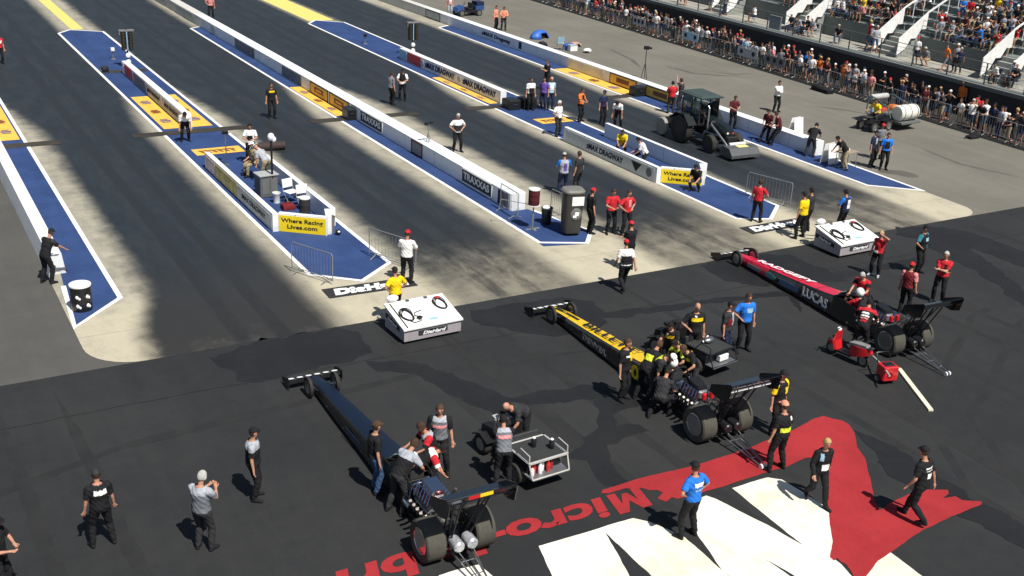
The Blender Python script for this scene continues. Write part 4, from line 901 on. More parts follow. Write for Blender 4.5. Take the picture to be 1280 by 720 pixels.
for k, (x, y, m, n, h) in enumerate(((-.40, -.02, LOGOW, 'white bottle at the left end of the tow cart lower tray', .24), (-.30, .05, REDP, 'red bottle second from the left in the tow cart lower tray', .30), (-.19, -.03, LOGOW, 'white bottle beside the red bottle in the tow cart lower tray', .32), (-.08, .06, LOGOW, 'tall white bottle near the middle of the tow cart lower tray', .34),
        (.04, -.02, REDP, 'red bottle right of the middle of the tow cart lower tray', .30), (.16, .05, mat('dark_red_can', (.25, .02, .02), .4), 'dark red can towards the right of the tow cart lower tray', .28))):
    bottle(loc_in(rc1, a1, (x, y, .375)), m, n, h)
for (x, y, l) in ((.0, .55, 'small black canister with a white cap at the middle of the tow cart deck'), (.33, .30, 'small black canister with a white cap near the right rail of the tow cart deck')):
    o = MB().lathe([(.06, 0), (.065, .01), (.065, .18), (.04, .22)], n=14).build('canister', BLACKP, None, True); o.location = loc_in(rc1, a1, (x, y, .7235)); MB().ell((0, 0, .23), (.045, .045, .03)).build('canister_cap', LOGOW, o, True); tag(o, l, 'canister')

def scooter(loc, rz, label, m, cargo=None, cat='scooter'):
    root = empty('motor_scooter', loc, rz, label, cat); root.scale = (.9, .88, .92)
    for y in (.62, -.62): wheel(root, (0, y, .21), .21, .10, rimm=STEEL)
    MB().loft([[(-.16, .30, .20), (.16, .30, .20), (.16, -.20, .20), (-.16, -.20, .20)], [(-.17, .30, .27), (.17, .30, .27), (.17, -.20, .27), (-.17, -.20, .27)]]).build('footboard', BLACKP, root)
    MB().loft([[(-.20, .42, .25), (.20, .42, .25), (.16, .34, .25), (-.16, .34, .25)], [(-.22, .50, .55), (.22, .50, .55), (.17, .42, .55), (-.17, .42, .55)], [(-.10, .44, .86), (.10, .44, .86), (.09, .38, .86), (-.09, .38, .86)]]).build('front_shield', m, root)
    MB().loft([[(-.06, .82, .34), (.06, .82, .34), (.06, .40, .34), (-.06, .40, .34)], [(-.08, .74, .46), (.08, .74, .46), (.08, .48, .48), (-.08, .48, .48)]]).build('front_fender', m, root)
    MB().loft([[(-.10, -.12, .25), (.10, -.12, .25), (.10, -.14, .58), (-.10, -.14, .58)], [(-.17, -.35, .28), (.17, -.35, .28), (.16, -.35, .64), (-.16, -.35, .64)], [(-.14, -.70, .40), (.14, -.70, .40), (.13, -.72, .64), (-.13, -.72, .64)], [(-.06, -.88, .50), (.06, -.88, .50), (.05, -.88, .62), (-.05, -.88, .62)]]).build('rear_body', m, root, True)
    MB().loft([[(-.12, -.08, .60), (.12, -.08, .60), (.12, -.08, .67), (-.12, -.08, .67)], [(-.14, -.35, .63), (.14, -.35, .63), (.14, -.35, .72), (-.14, -.35, .72)], [(-.11, -.72, .66), (.11, -.72, .66), (.11, -.72, .75), (-.11, -.72, .75)]]).build('saddle', mat('grey_vinyl', (.22, .22, .21), .5), root, True)
    MB().tube([(-.30, .36, .92), (-.12, .42, .95), (.12, .42, .95), (.30, .36, .92)], .016).tube([(0, .42, .94), (0, .56, .35)], .03).build('handlebar', BLACKP, root)
    MB().ell((0, .46, .90), (.10, .08, .07)).build('headlight', LOGOW, root, True); MB().ell((0, -.89, .56), (.06, .02, .03)).build('tail_light', LOGOR, root, True)
    for sg in (-1, 1): MB().tube([(sg * .2, .40, .95), (sg * .24, .38, 1.05)], .007, 5).ell((sg * .25, .38, 1.08), (.04, .012, .035)).build('mirror', BLACKP, root)
    MB().box((0, -.80, .70), (.2, .2, .02)).tube([(0, -.9, .5), (.0, -1.0, .62)], .01).build('rear_rack', CHROME, root)
    return root
scooter((23.62, 20.30, 0), math.radians(8), 'red motor scooter parked beside the red topped dragster', REDP)
# red starter box with its hose, and the long pale pole
root = empty('starter_cart', (23.55, 18.75, 0), math.radians(-15), 'red wheeled starter box standing on the asphalt between the scooter and the pale pole', 'starter box')
MB().box((0, 0, .34), (.46, .40, .42), bev=.03).build('cabinet', REDP, root); MB().box((0, 0, .56), (.30, .24, .03), bev=.008).build('lid', BLACKP, root)
MB().lathe([(.09, 0), (.10, .012), (.02, .014)], (-.04, -.20, .30), 'y', 16).build('gauge', BLACKP, root).rotation_euler = (0, 0, 0)
for sx in (-.25, .25): wheel(root, (sx, .06, .12), .12, .06, rimm=STEEL)
MB().tube([(-.2, .2, .5), (-.2, .34, .78), (.2, .34, .78), (.2, .2, .5)], .014).build('handle', BLACKP, root, True)
h = MB().tube([at(1112, 470, .5), at(1102, 456, .42), at(1093, 447, .30), at(1085, 441, .25)], .028, 8).build('hose', mat('grey_hose', (.40, .40, .36), .6), None, True); tag(h, 'grey hose running from the red starter box towards the red topped dragster', 'hose')
a, b_ = at(1124, 460, .06), at(1164, 512, .06); d = (b_ - a).normalized(); n = Vector((-d.y, d.x, 0)) * .065
o = MB().loft([[a + n - Vector((0, 0, .05)), a - n - Vector((0, 0, .05)), a - n, a + n], [b_ + n - Vector((0, 0, .05)), b_ - n - Vector((0, 0, .05)), b_ - n, b_ + n]]).lathe([(.06, 0), (.06, .05)], a - Vector((0, 0, .06)), 'z', 12).build('pole', CREAM)
tag(o, 'long pale cream pole lying flat on the asphalt right of the red starter box', 'pole')

# charging carts with sloping white tops
def charge_cart(loc, rz, label, coilside, sc=1.):
    root = empty('charging_cart', loc, rz, label, 'charging cart', 'sloping white charging carts'); root.scale = (sc, sc, sc)
    W, D, h0, h1 = 1.86, 1.25, .46, .76
    MB().loft([[(-W / 2, 0, .10), (-W / 2, 0, h0), (-W / 2, D, h1), (-W / 2, D, .10)], [(W / 2, 0, .10), (W / 2, 0, h0), (W / 2, D, h1), (W / 2, D, .10)]]).build('cabinet', mat('pale_grey_panel', (.34, .31, .33), .5), root)
    s = (h1 - h0) / D
    MB().loft([[(-W / 2 - .04, -.05, h0 + .002 - .05 * s), (-W / 2 - .04, D + .02, h1 + .002), (-W / 2 - .04, D + .02, h1 + .05), (-W / 2 - .04, -.05, h0 + .05 - .05 * s)], [(W / 2 + .04, -.05, h0 + .002 - .05 * s), (W / 2 + .04, D + .02, h1 + .002), (W / 2 + .04, D + .02, h1 + .05), (W / 2 + .04, -.05, h0 + .05 - .05 * s)]]).build('lid', WHITE, root)
    def onlid(x, y, e=.056): return Vector((x, y, h0 + s * y + e))
    MB().loft([[onlid(-W / 2 + .10, .0), onlid(-W / 2 + .13, .0), onlid(-W / 2 + .13, .0, .075), onlid(-W / 2 + .10, .0, .075)], [onlid(-W / 2 + .10, D - .05), onlid(-W / 2 + .13, D - .05), onlid(-W / 2 + .13, D - .05, .075), onlid(-W / 2 + .10, D - .05, .075)]]).build('lid_trim', BLACKP, root)
    for cx, cy, m, m2 in ((coilside * .66, .80, BLACKP, REDP), (-coilside * .56, .55, BLACKP, BLACKP)):
        mb = MB()
        for k in range(3): mb.tube([onlid(cx + (.150 + .014 * k) * math.cos(q) + .035 * math.sin(2 * q + cx * 5 + k), cy + (.25 + .02 * k) * math.sin(q) + .02 * math.cos(2 * q + k), .07 + .012 * k) for q in np.linspace(0, 2 * PI, 22)], .016, 6)
        c = mb.build('cable_coil', m, root, True)
        MB().tube([onlid(cx + .13 * math.cos(q), cy + .24 * math.sin(q), .105) for q in np.linspace(1.1, 2.1, 6)], .026, 6).build('clamp', m2, c, True)
    MB().tube([onlid(-.62, .30, .07), onlid(-.50, .16, .07), onlid(-.28, .20, .07), onlid(-.20, .38, .07), onlid(-.36, .46, .075), onlid(-.30, .60, .07), onlid(-.05, .66, .07)], .013, 6).build('cable', BLACKP, root, True)
    MB().box(onlid(-.27, .33, .08), (.16, .12, .06), rz=.5, bev=.01).build('plug', BLACKP, root)
    MB().loft([[onlid(.0, .16, .052), onlid(.26, .16, .052), onlid(.26, .16, .060), onlid(.0, .16, .060)], [onlid(.0, .27, .052), onlid(.26, .27, .052), onlid(.26, .27, .060), onlid(.0, .27, .060)]]).build('lid_label', cl('lightblue'), root)
    for x in (-.3, .3): MB().loft([[onlid(x, D - .01, .05), onlid(x + .12, D - .01, .05), onlid(x + .12, D - .01, .07), onlid(x, D - .01, .07)], [onlid(x, D - .10, .05), onlid(x + .12, D - .10, .05), onlid(x + .12, D - .10, .07), onlid(x, D - .10, .07)]]).build('lid_hinge', STEEL, root)
    MB().tube([(-.12, -.03, .42), (-.12, -.06, .40), (.12, -.06, .40), (.12, -.03, .42)], .010, 6).build('lid_handle', STEEL, root)
    p = MB().box((0, -.006, .29), (.95, .012, .15), bev=.002).build('name_plate', cl('charcoal'), root)
    text('DieHard', LOGOW, (.02, -.014, .235), (1, 0, 0), (0, 0, 1), .10, .76, p, shear=.3, bold=.04)
    p = MB().loft([[(-W / 2 - .004, .30, .30), (-W / 2 - .004, 1.2, .42), (-W / 2 - .004, 1.2, .56), (-W / 2 - .004, .30, .44)], [(-W / 2 - .012, .30, .30), (-W / 2 - .012, 1.2, .42), (-W / 2 - .012, 1.2, .56), (-W / 2 - .012, .30, .44)]]).build('name_plate', cl('charcoal'), root)
    text('DieHard', LOGOW, (-W / 2 - .012, .76, .39), (0, -1, -.13), (0, 0, 1), .09, .6, p, shear=.2, bold=.04)
    MB().ell((-W / 2 + .26, D + .06, .92), (.20, .14, .10)).box((-W / 2 + .26, D + .05, .75), (.24, .10, .3), bev=.02).build('lamp_housing', WHITE, root, True)
    for sx in (-.7, .7):
        for y in (.2, D - .2): MB().lathe([(.04, -.02), (.055, -.015), (.055, .015), (.04, .02)], (sx, y, .055), 'x', 12).build('caster', BLACKP, root, True)
    MB().tube([(-W / 2 + .1, D, .3), (-W / 2 - .1, D + .35, .25), (-W / 2 + .1, D + .55, .28), (-W / 2 + .35, D + .3, .3)], .014, 6).build('tow_loop', STEEL, root, True)
    return root
charge_cart((13.22, 26.42, 0), math.radians(2), 'white sloping topped charging cart right behind the man in yellow, near the left island', 1)
charge_cart((30.72, 26.72, 0), math.radians(1), 'white sloping topped charging cart between a man in yellow and the woman in red', 1, 1.05)
# floor mats with the battery brand lettering
def dmat(cx, cy, rz, label):
    o = MB().box((0, 0, .024), (3.0, .78, .012), bev=.003).build('floor_mat', cl('charcoal')); o.location = (cx, cy, 0); o.rotation_euler = (0, 0, rz); tag(o, label, 'floor mat', 'lettered floor mats')
    text('DieHard', LOGOW, (0, -.21, .030), (1, 0, 0), (0, 1, 0), .44, 2.6, o, shear=.18, bold=.08); return o
m = at(463, 361); dmat(13.10, 30.75, math.radians(-2), 'black mat lettered DieHard on the concrete in front of the left island')
dmat(30.05, 30.45, math.radians(1), 'black mat lettered DieHard on the concrete in front of the right island')

# tractor with sweeper, facing the camera side
T = empty('tractor', (35.55, 42.35, 0), math.radians(178), 'dark green cab tractor with a front sweeper working in the far right lane', 'tractor')
TG = mat('tractor_green', (.008, .012, .012), .35, coat=.3); TB = mat('tractor_black', (.014, .014, .015), .5)
for sx in (-.92, .92): wheel(T, (sx, 0, .68), .68, .40, rimm=TB, name='rear_wheel')
for sx in (-.80, .80): wheel(T, (sx, 2.15, .44), .44, .28, rimm=TB, name='front_wheel')
MB().box((0, .9, .72), (.5, 2.4, .40), bev=.03).tube([(-.9, 0, .68), (.9, 0, .68)], .12).tube([(-.78, 2.15, .44), (.78, 2.15, .44)], .08).build('chassis', TB, T)
MB().loft([[(-.30, .95, .85), (.30, .95, .85), (.32, .95, 1.35), (.2, .95, 1.48), (-.2, .95, 1.48), (-.32, .95, 1.35)], [(-.28, 2.3, .80), (.28, 2.3, .80), (.29, 2.3, 1.18), (.18, 2.3, 1.30), (-.18, 2.3, 1.30), (-.29, 2.3, 1.18)], [(-.24, 2.62, .82), (.24, 2.62, .82), (.25, 2.62, 1.05), (.15, 2.62, 1.15), (-.15, 2.62, 1.15), (-.25, 2.62, 1.05)]]).build('bonnet', TG, T, True)
for sg in (-1, 1):
    MB().loft([[(sg * .60, .75, .95), (sg * 1.10, .75, .95), (sg * 1.10, .78, 1.0), (sg * .60, .78, 1.0)], [(sg * .60, .3, 1.42), (sg * 1.10, .3, 1.42), (sg * 1.10, .3, 1.47), (sg * .60, .3, 1.47)], [(sg * .60, -.4, 1.42), (sg * 1.10, -.4, 1.42), (sg * 1.10, -.4, 1.47), (sg * .60, -.4, 1.47)], [(sg * .60, -.75, 1.1), (sg * 1.10, -.75, 1.1), (sg * 1.10, -.8, 1.12), (sg * .60, -.8, 1.12)]]).build('fender', TG, T)
    MB().ell((sg * .16, 2.63, 1.0), (.06, .02, .05)).build('headlight', LOGOW if sg > 0 else LOGOR, T)
mb = MB()
for sx in (-.58, .58):
    for y in (-.62, .15, .85): mb.tube([(sx, y, 1.0), (sx * .94, y * .94, 2.32)], .035, 6)
mb.build('cab_pillar', TB, T)
g = MB()
for sx in (-.57, .57): g.add([(sx, -.58, 1.35), (sx, .82, 1.25), (sx * .95, .76, 2.28), (sx * .95, -.54, 2.28)], [(0, 1, 2, 3)])
g.add([(-.55, -.6, 1.35), (.55, -.6, 1.35), (.52, -.56, 2.28), (-.52, -.56, 2.28)], [(0, 1, 2, 3)])
gm = mat('cab_glass', (.20, .30, .30), .05, spec=.6, var=.02, trans=.85); g.build('cab_glass', gm, T)
MB().loft([[(-.68, -.78, 2.32), (.68, -.78, 2.32), (.66, 1.0, 2.30), (-.66, 1.0, 2.30)], [(-.70, -.80, 2.38), (.70, -.80, 2.38), (.68, 1.02, 2.36), (-.68, 1.02, 2.36)], [(-.55, -.62, 2.46), (.55, -.62, 2.46), (.52, .85, 2.43), (-.52, .85, 2.43)]]).build('cab_roof', mat('roof_green', (.045, .065, .06), .5), T)
MB().box((0, -.15, 1.15), (.5, .5, .14), bev=.03).box((0, -.42, 1.45), (.5, .1, .5), bev=.03).build('seat', TB, T)
MB().tube([(0, .75, 1.2), (0, .50, 1.42)], .03).tube([(.2 * math.cos(q), .48 + .06 * math.sin(q), 1.44 + .17 * math.sin(q)) for q in np.linspace(0, 2 * PI, 16)], .018, 6).build('steering_wheel', TB, T)
MB().tube([(.40, 1.35, .85), (.40, 1.35, 1.95), (.40, 1.25, 2.05)], .045, 10).build('exhaust_stack', STEEL, T, True)
for sg in (-1, 1):
    MB().tube([(sg * .40, 1.1, .60), (sg * .46, 1.7, 1.25), (sg * .46, 2.9, .62), (sg * .44, 3.15, .42)], [.06, .06, .055, .05], 8).tube([(sg * .46, 1.2, .8), (sg * .46, 2.4, .85)], .035, 6).build('loader_arm', STEEL if sg > 0 else TB, T, True)
    MB().tube([(sg * .68, .4, .35), (sg * .68, .7, .35)], .03).box((sg * .72, .55, .45), (.2, .35, .04)).box((sg * .72, .55, .75), (.2, .3, .04)).build('step', TB, T)
MB().box((0, 2.75, .7), (.6, .25, .35), bev=.03).build('front_weight', TB, T)
sw = MB().loft([[(x, 3.05, .18), (x, 3.05, .50), (x, 3.25, .62), (x, 3.70, .58), (x, 3.95, .30), (x, 3.95, .16)] for x in (-.85, .85)]).build('sweeper_hood', mat('sweeper_grey', (.07, .075, .08), .55, var=.2), T)
MB().lathe([(.20, -.80), (.22, -.7), (.22, .7), (.20, .80)], (0, 3.5, .235), 'x', 18).build('sweeper_brush', RUBBER, sw, True)
MB().loft([[(-.35, 3.36, .612), (.25, 3.36, .612), (.25, 3.66, .592), (-.35, 3.66, .592)], [(-.35, 3.36, .622), (.25, 3.36, .622), (.25, 3.66, .602), (-.35, 3.66, .602)]]).build('warning_label', mat('pale_yellow_label', (.75, .68, .25), .5), sw)
MB().box((.0, 3.22, .66), (.95, .10, .10), bev=.01).build('hood_rail', LOGOW, sw)
MB().box((0, -1.1, .70), (1.9, .7, .5), bev=.05).box((0, -1.0, 1.02), (1.7, .5, .12), bev=.03).build('spray_tank', TB, T)
MB().lathe([(.42, 0), (.45, .04), (.45, .2), (.42, .24)], (.90, -1.45, .46), 'x', 20).build('hose_reel', mat('dusty_grey', (.26, .25, .22), .8), T, True)
person(loc_in((35.55, 42.35), math.radians(178), (0, -.12, 0)), 178, 'tractor driver in a dark red cap seated in the green cab', 'sit', 'charcoal', 'charcoal', 'darkred', 'cap', h=1.76, z=.75)

# quad bike and its trailer loaded by the crowd barrier, plus a parked utility buggy far back
def quad(loc, rz, label, m):
    root = empty('quad_bike', loc, rz, label, 'quad bike')
    for sx in (-.42, .42):
        for y in (.58, -.58): wheel(root, (sx, y, .27), .27, .22, rimm=STEEL)
    MB().box((0, 0, .42), (.40, 1.3, .26), bev=.04).build('frame', BLACKP, root)
    MB().loft([[(-.14, .35, .6), (.14, .35, .6), (.14, -.6, .6), (-.14, -.6, .6)], [(-.12, .25, .78), (.12, .25, .78), (.12, -.55, .78), (-.12, -.55, .78)]]).build('saddle', BLACKP, root, True)
    for y in (.58, -.58):
        for sg in (-1, 1): MB().loft([[(sg * .22, y + .36, .50), (sg * .56, y + .36, .50), (sg * .56, y + .38, .53), (sg * .22, y + .38, .53)], [(sg * .22, y, .66), (sg * .56, y, .64), (sg * .56, y, .68), (sg * .22, y, .70)], [(sg * .22, y - .34, .50), (sg * .56, y - .34, .50), (sg * .56, y - .36, .53), (sg * .22, y - .36, .53)]]).build('fender', m, root)
    for y in (.68, -.72):
        mb = MB()
        for k in range(4): mb.tube([(-.28, y - .15 + k * .1, .78), (.28, y - .15 + k * .1, .78)], .01, 5)
        for sg in (-1, 1): mb.tube([(sg * .28, y - .17, .78), (sg * .28, y + .17, .78)], .012, 5)
        mb.build('cargo_rack', STEEL, root)
    MB().tube([(-.36, .22, .98), (-.12, .34, .96), (.12, .34, .96), (.36, .22, .98)], .016).tube([(0, .34, .95), (0, .45, .6)], .03).build('handlebar', BLACKP, root, True)
    return root
quad((46.5, 40.9, 0), math.radians(95), 'black quad bike carrying the rider in the yellow vest near the white tank trailer', BLACKP)
person((46.55, 40.85, 0), 95, 'quad bike rider in a bright yellow vest and dark trousers', 'ride', 'yellow', 'charcoal', 'hairbrown', 'hair')
tr = empty('tank_trailer', (48.3, 40.3, 0), math.radians(2), 'two wheeled trailer with a white ribbed tank and orange bags by the crowd', 'trailer')
for sx in (-.85, .85): wheel(tr, (sx, .6, .3), .30, .18, rimm=STEEL)
MB().box((0, .9, .42), (1.5, 2.4, .12), bev=.02).tube([(-1.2, .8, .4), (-.7, .9, .4)], .03).build('trailer_bed', mat('trailer_grey', (.12, .13, .13), .5), tr)
tk = MB().lathe([(.05, -.72), (.36, -.70), (.42, -.62), (.42, .62), (.36, .70), (.05, .72)], (0, .18, .90), 'x', 24)
tk.build('tank', mat('white_tank', (.72, .72, .64), .4), tr, True)
mb = MB()
for x in (-.5, .0, .5): mb.lathe([(.425, -.03), (.435, -.02), (.435, .02), (.425, .03)], (x, .18, .90), 'x', 24)
mb.build('tank_strap', GREYP, tr, True)
MB().box((0, 1.0, .60), (1.45, .6, .28), bev=.03).build('pump_housing', mat('pump_grey', (.10, .12, .12), .5), tr)
MB().lathe([(.14, -.65), (.16, -.6), (.16, .6), (.14, .65)], (0, 2.1, 1.35), 'x', 16).build('roller', PANELG, tr, True)
for sg in (-1, 1): MB().tube([(sg * .8, .4, .45), (sg * .85, .7, 1.1), (sg * .82, 1.8, 1.45), (sg * .75, 2.2, 1.4), (sg * .72, 2.2, .45)], .035, 8).build('roll_frame', mat('teal_frame', (.10, .14, .15), .5, .3), tr, True)
def bag(p, s, m, label, name='duffel_bag'):
    o = MB().loft([[(-s[0] * a, -s[1] * b, z * s[2]), (s[0] * a, -s[1] * b, z * s[2]), (s[0] * a * 1.05, s[1] * b, z * s[2]), (-s[0] * a, s[1] * b * 1.05, z * s[2])] for a, b, z in ((.44, .44, 0), (.5, .5, .3), (.46, .46, .75), (.3, .32, 1.))]).build(name, m, None, True)
    o.location = p; MB().tube([(-s[0] * .25, 0, s[2] * .9), (-s[0] * .1, 0, s[2] * 1.2), (s[0] * .1, 0, s[2] * 1.2), (s[0] * .25, 0, s[2] * .9)], .012, 5).build('handle', BLACKP, o); tag(o, label, 'bag'); return o
bag((48.75, 41.75, .5), (.6, .45, .5), mat('orange_fabric', (.60, .17, .03), .7), 'bright orange bag on the trailer behind the white tank'); bag((47.95, 41.85, .5), (.55, .5, .4), mat('red_orange_fabric', (.35, .05, .02), .7), 'dark red bag left of the orange bag on the trailer')
# buggy in the background by the far end of the right wall
bg = empty('utility_buggy', (43.1, 81.2, 0), math.radians(92), 'small dark blue open buggy parked on the apron at the far end', 'buggy')
for sx in (-.5, .5):
    for y in (.85, -.75): wheel(bg, (sx, y, .26), .26, .2, rimm=STEEL)
BN = mat('buggy_blue', (.03, .07, .22), .35, coat=.3)
MB().box((0, 0, .36), (.9, 2.1, .16), bev=.04).build('chassis', BLACKP, bg); MB().loft([[(-.45, 1.25, .36), (.45, 1.25, .36), (.45, .6, .36), (-.45, .6, .36)], [(-.38, 1.1, .66), (.38, 1.1, .66), (.4, .62, .82), (-.4, .62, .82)]]).build('front_cowl', BN, bg, True)
MB().box((0, .0, .56), (.8, .45, .14), bev=.03).box((0, -.22, .80), (.8, .1, .4), bev=.03).build('seat', BLACKP, bg); MB().box((0, -.85, .62), (.95, .8, .34), bev=.03).build('cargo_box', BN, bg)
MB().tube([(-.15, .62, .8), (-.15, .42, 1.0)], .02).tube([(-.15 + .13 * math.cos(q), .42, 1.0 + .13 * math.sin(q)) for q in np.linspace(0, 2 * PI, 12)], .014, 5).build('steering_wheel', BLACKP, bg)
MB().box((0, -.9, .95), (.9, .7, .30), bev=.08).build('cargo_cover', cl('navy'), bg)

# ---------------------------------------------------------------- track furniture
def xmas(x, y, label):
    r = empty('start_light_tree', (x, y, 0), 0, label, 'start light', 'start light trees'); SKY = mat('light_blue_print', (.22, .36, .50), .5)
    MB().tube([(0, 0, 0), (0, 0, 2.2)], .05, 8).box((0, 0, .03), (.4, .4, .06)).build('pole', DKMET, r)
    for sg in (-1, 1):
        h = MB().box((sg * .20, -.02, 1.55), (.24, .18, 1.05), bev=.02).build('lamp_housing', BLACKP, r); mb = MB()
        for k in range(6): mb.lathe([(.06, 0), (.07, -.05), (.055, -.05)], (sg * .20, -.11, 1.14 + k * .165), 'y', 12)
        mb.build('lamp_hood', mat('amber_lens', (.045, .032, .012), .4), h, True)
    MB().box((0, -.10, 1.55), (.07, .05, 1.1), bev=.01).build('divider_strip', SKY, r)
    MB().box((0, -.02, 2.14), (.86, .22, .10), bev=.02).box((-.40, -.02, 2.02), (.06, .2, .22), bev=.01).build('top_bracket', GREYP, r)
    for z in (.35, .72): MB().lathe([(.001, -.04), (.13, -.02), (.14, .04), (.12, .1)], (0, -.10, z), 'y', 14).build('sensor_dish', LOGOW, r, True)
    return r
xmas(13.55, 67.6, 'start light tree with twin black lamp housings at the far end of the left island'); xmas(31.35, 66.6, 'start light tree with twin black lamp housings at the far end of the right island')
def drum(p, label, body, top, r=.30, h=.86, pr=None, rz=0):
    o = empty('drum', p, rz, label, 'drum', 'drums'); hs = [(r * .98, .0), (r, .02), (r, .28 * h), (r * 1.03, .31 * h), (r, .34 * h), (r, .62 * h), (r * 1.03, .65 * h), (r, .68 * h), (r, .95 * h)]
    MB().lathe(hs, n=24).build('barrel', body, o, True); MB().lathe([(r * 1.05, h * .94), (r * 1.06, h * .97), (r * 1.04, h), (.02, h + .005)], n=24).build('lid', top, o, True)
    if pr:
        for q in pr:
            for z in (.26, .60): MB().ell((math.cos(q) * r * .955, math.sin(q) * r * .955, z * h), (.055, .05, .065), 8, 5).ell((math.cos(q + .22) * r * .95, math.sin(q + .22) * r * .95, (z - .06) * h), (.04, .04, .05), 8, 5).build('drum_print', LOGOW, o, True)
    return o
drum((4.62, 32.55, 0), 'black drum with a white lid and markings near the left wall', BLACKP, WHITE, .30, .82, (-2.1, -1.1))
drum((13.55, 38.0, .0), 'dark red drum with white rims standing in the left starter enclosure', cl('charcoal'), WHITE, .20, .85); 
st = empty('drum_stand', (20.95, 33.75, 0), 0, 'steel stand holding up the small red drum on the middle island', 'stand')
MB().tube([(0, 0, .02), (0, 0, .95)], .03).box((0, 0, .02), (.6, .1, .03)).box((0, 0, .02), (.1, .5, .03)).tube([(-.9, .9, 1.02), (0, 0, .95)], .015).tube([(-.9, .9, 1.02), (-.95, .95, .6)], .015).build('post', GALV, st, True); MB().lathe([(.24, .95), (.24, .97)], n=20).build('ring', WHITE, st)
drum((20.95, 33.75, .975), 'small dark red drum with white rims raised on a steel stand', cl('maroon'), WHITE, .21, .62)
MB
c = empty('equipment_cabinet', (22.0, 32.75, 0), math.radians(-14), 'tall dark round cornered equipment cabinet on casters at the tip of the middle island', 'cabinet')
oc = lambda r, z: [(r * .95 * (abs(math.cos(q)) ** .6) * (1 if math.cos(q) > 0 else -1), r * .85 * (abs(math.sin(q)) ** .6) * (1 if math.sin(q) > 0 else -1), z) for q in np.linspace(0, 2 * PI, 24, endpoint=False)]
MB().loft([oc(.36, .12), oc(.37, .3), oc(.41, 1.62), oc(.41, 1.66)]).build('cabinet_body', mat('cabinet_brown_black', (.035, .033, .028), .5), c, True); MB().loft([oc(.44, 1.66), oc(.45, 1.72), oc(.40, 1.78), oc(.3, 1.80)]).build('lid', mat('lid_grey', (.16, .155, .14), .6), c, True)
MB().box((.10, -.352, 1.38), (.46, .02, .34), rx=.03, bev=.003).build('notice', LOGOW, c); o = MB().ell((.06, -.34, .88), (.22, .03, .24)).build('round_emblem', mat('emblem_grey', (.14, .145, .13), .6, var=.5, scale=14), c, True); MB().box((.08, -.368, .90), (.16, .02, .14), ry=.2).box((.0, -.368, .80), (.14, .02, .09)).build('emblem_print', LOGOW, c)
for sx in (-.2, .0, .2): MB().lathe([(.04, -.03), (.08, -.03), (.08, .03), (.04, .03)], (sx, -.12 if sx else .2, .08), 'x', 12).build('caster', BLACKP, c, True)
def bin_(p, label, m, r=.22, h=.56, lid=None):
    o = empty('waste_bin', p, 0, label, 'bin'); MB().lathe([(r * .8, 0), (r, h), (r * 1.06, h + .01), (r * 1.06, h + .05), (r * .94, h + .05), (r * .93, h), (r * .7, .05), (.001, .05)], n=20).build('bucket', m, o, True)
    if lid: MB().ell((-.05, 0, h + .06), (r * .7, r * .6, .08)).build('bin_bag', lid, o, True)
    return o
bin_((21.78, 34.1, 0), 'small black bin with a white liner left of the tall dark cabinet', BLACKP, .22, .6, LOGOW); bin_((13.85, 36.25, 0), 'grey round bin with a white top just outside the yellow end of the left enclosure', GREYP, .2, .55, LOGOW)
bin_((13.2, 40.2, 0), 'white plastic bucket beside the grey cabinet in the left enclosure', WHITE, .15, .38)
o = MB().ell((0, 0, .11), .11, 14, 9).build('ball', BLACKP, None, True); o.location = (14.02, 35.85, 0); MB().ell((0, -.08, .15), (.05, .04, .04)).build('ball_print', LOGOW, o); tag(o, 'small black ball with a white mark next to the grey bin', 'ball')
# grey instrument cabinet, tall mast, white chairs inside the left enclosure
c = empty('instrument_cabinet', (13.15, 41.25, 0), math.radians(5), 'grey instrument cabinet with a flat top inside the left starter enclosure', 'cabinet')
MB().box((0, 0, .45), (.75, .6, .85), bev=.02).build('cabinet_body', mat('cab_side_grey', (.10, .105, .105), .6), c); MB().box((0, 0, .90), (.82, .68, .05), bev=.01).build('top', mat('cab_top_grey', (.36, .37, .36), .6), c)
for sx in (-.15, .2): MB().box((sx, -.306, .45), (.28, .015, .6), bev=.003).build('cabinet_door', mat('door_grey', (.14, .145, .145), .5), c)
m = MB().tube([(0, 0, 0), (0, 0, 2.35)], .045, 8).lathe([(.22, 0), (.22, .03), (.05, .05)]).build('mast', DKMET, None, True); m.location = (13.32, 41.0, 0); MB().ell((0, 0, 2.42), (.14, .13, .16)).ell((.10, -.02, 2.32), (.10, .1, .12)).build('sensor_head', LOGOW, m, True); tag(m, 'tall black mast with a white sensor head rising from the left enclosure', 'mast')
m = MB().tube([(0, 0, 0), (0, 0, 1.35)], .025, 6).lathe([(.15, 0), (.15, .02)]).build('stand_pole', STEEL, None, True); m.location = (12.95, 46.0, 0); MB().box((0, 0, 1.42), (.24, .16, .16), bev=.02).tube([(-.2, 0, 1.38), (.2, 0, 1.38)], .02).build('camera_head', BLACKP, m); tag(m, 'grey pole topped by a small black camera on the left island', 'camera')
def chair(p, rz, label, m, name='folding_chair'):
    o = empty(name, p, rz, label, 'chair'); mb = MB()
    for sx in (-.24, .24): mb.tube([(sx, -.22, 0), (sx, .2, .44), (sx, .28, .90)], .014, 6); mb.tube([(sx, .24, 0), (sx, -.18, .44)], .014, 6)
    mb.build('chair_frame', GALV, o, True); MB().box((0, 0, .45), (.48, .44, .03), bev=.01).build('seat', m, o); MB().box((0, .26, .74), (.48, .03, .34), rx=-.1, bev=.01).build('backrest', m, o); return o
chair((13.75, 40.05, 0), .3, 'white folding chair in front of the grey cabinet in the left enclosure', WHITE); chair((13.95, 39.1, 0), .1, 'white folding chair beside the dark red drum in the left enclosure', WHITE)
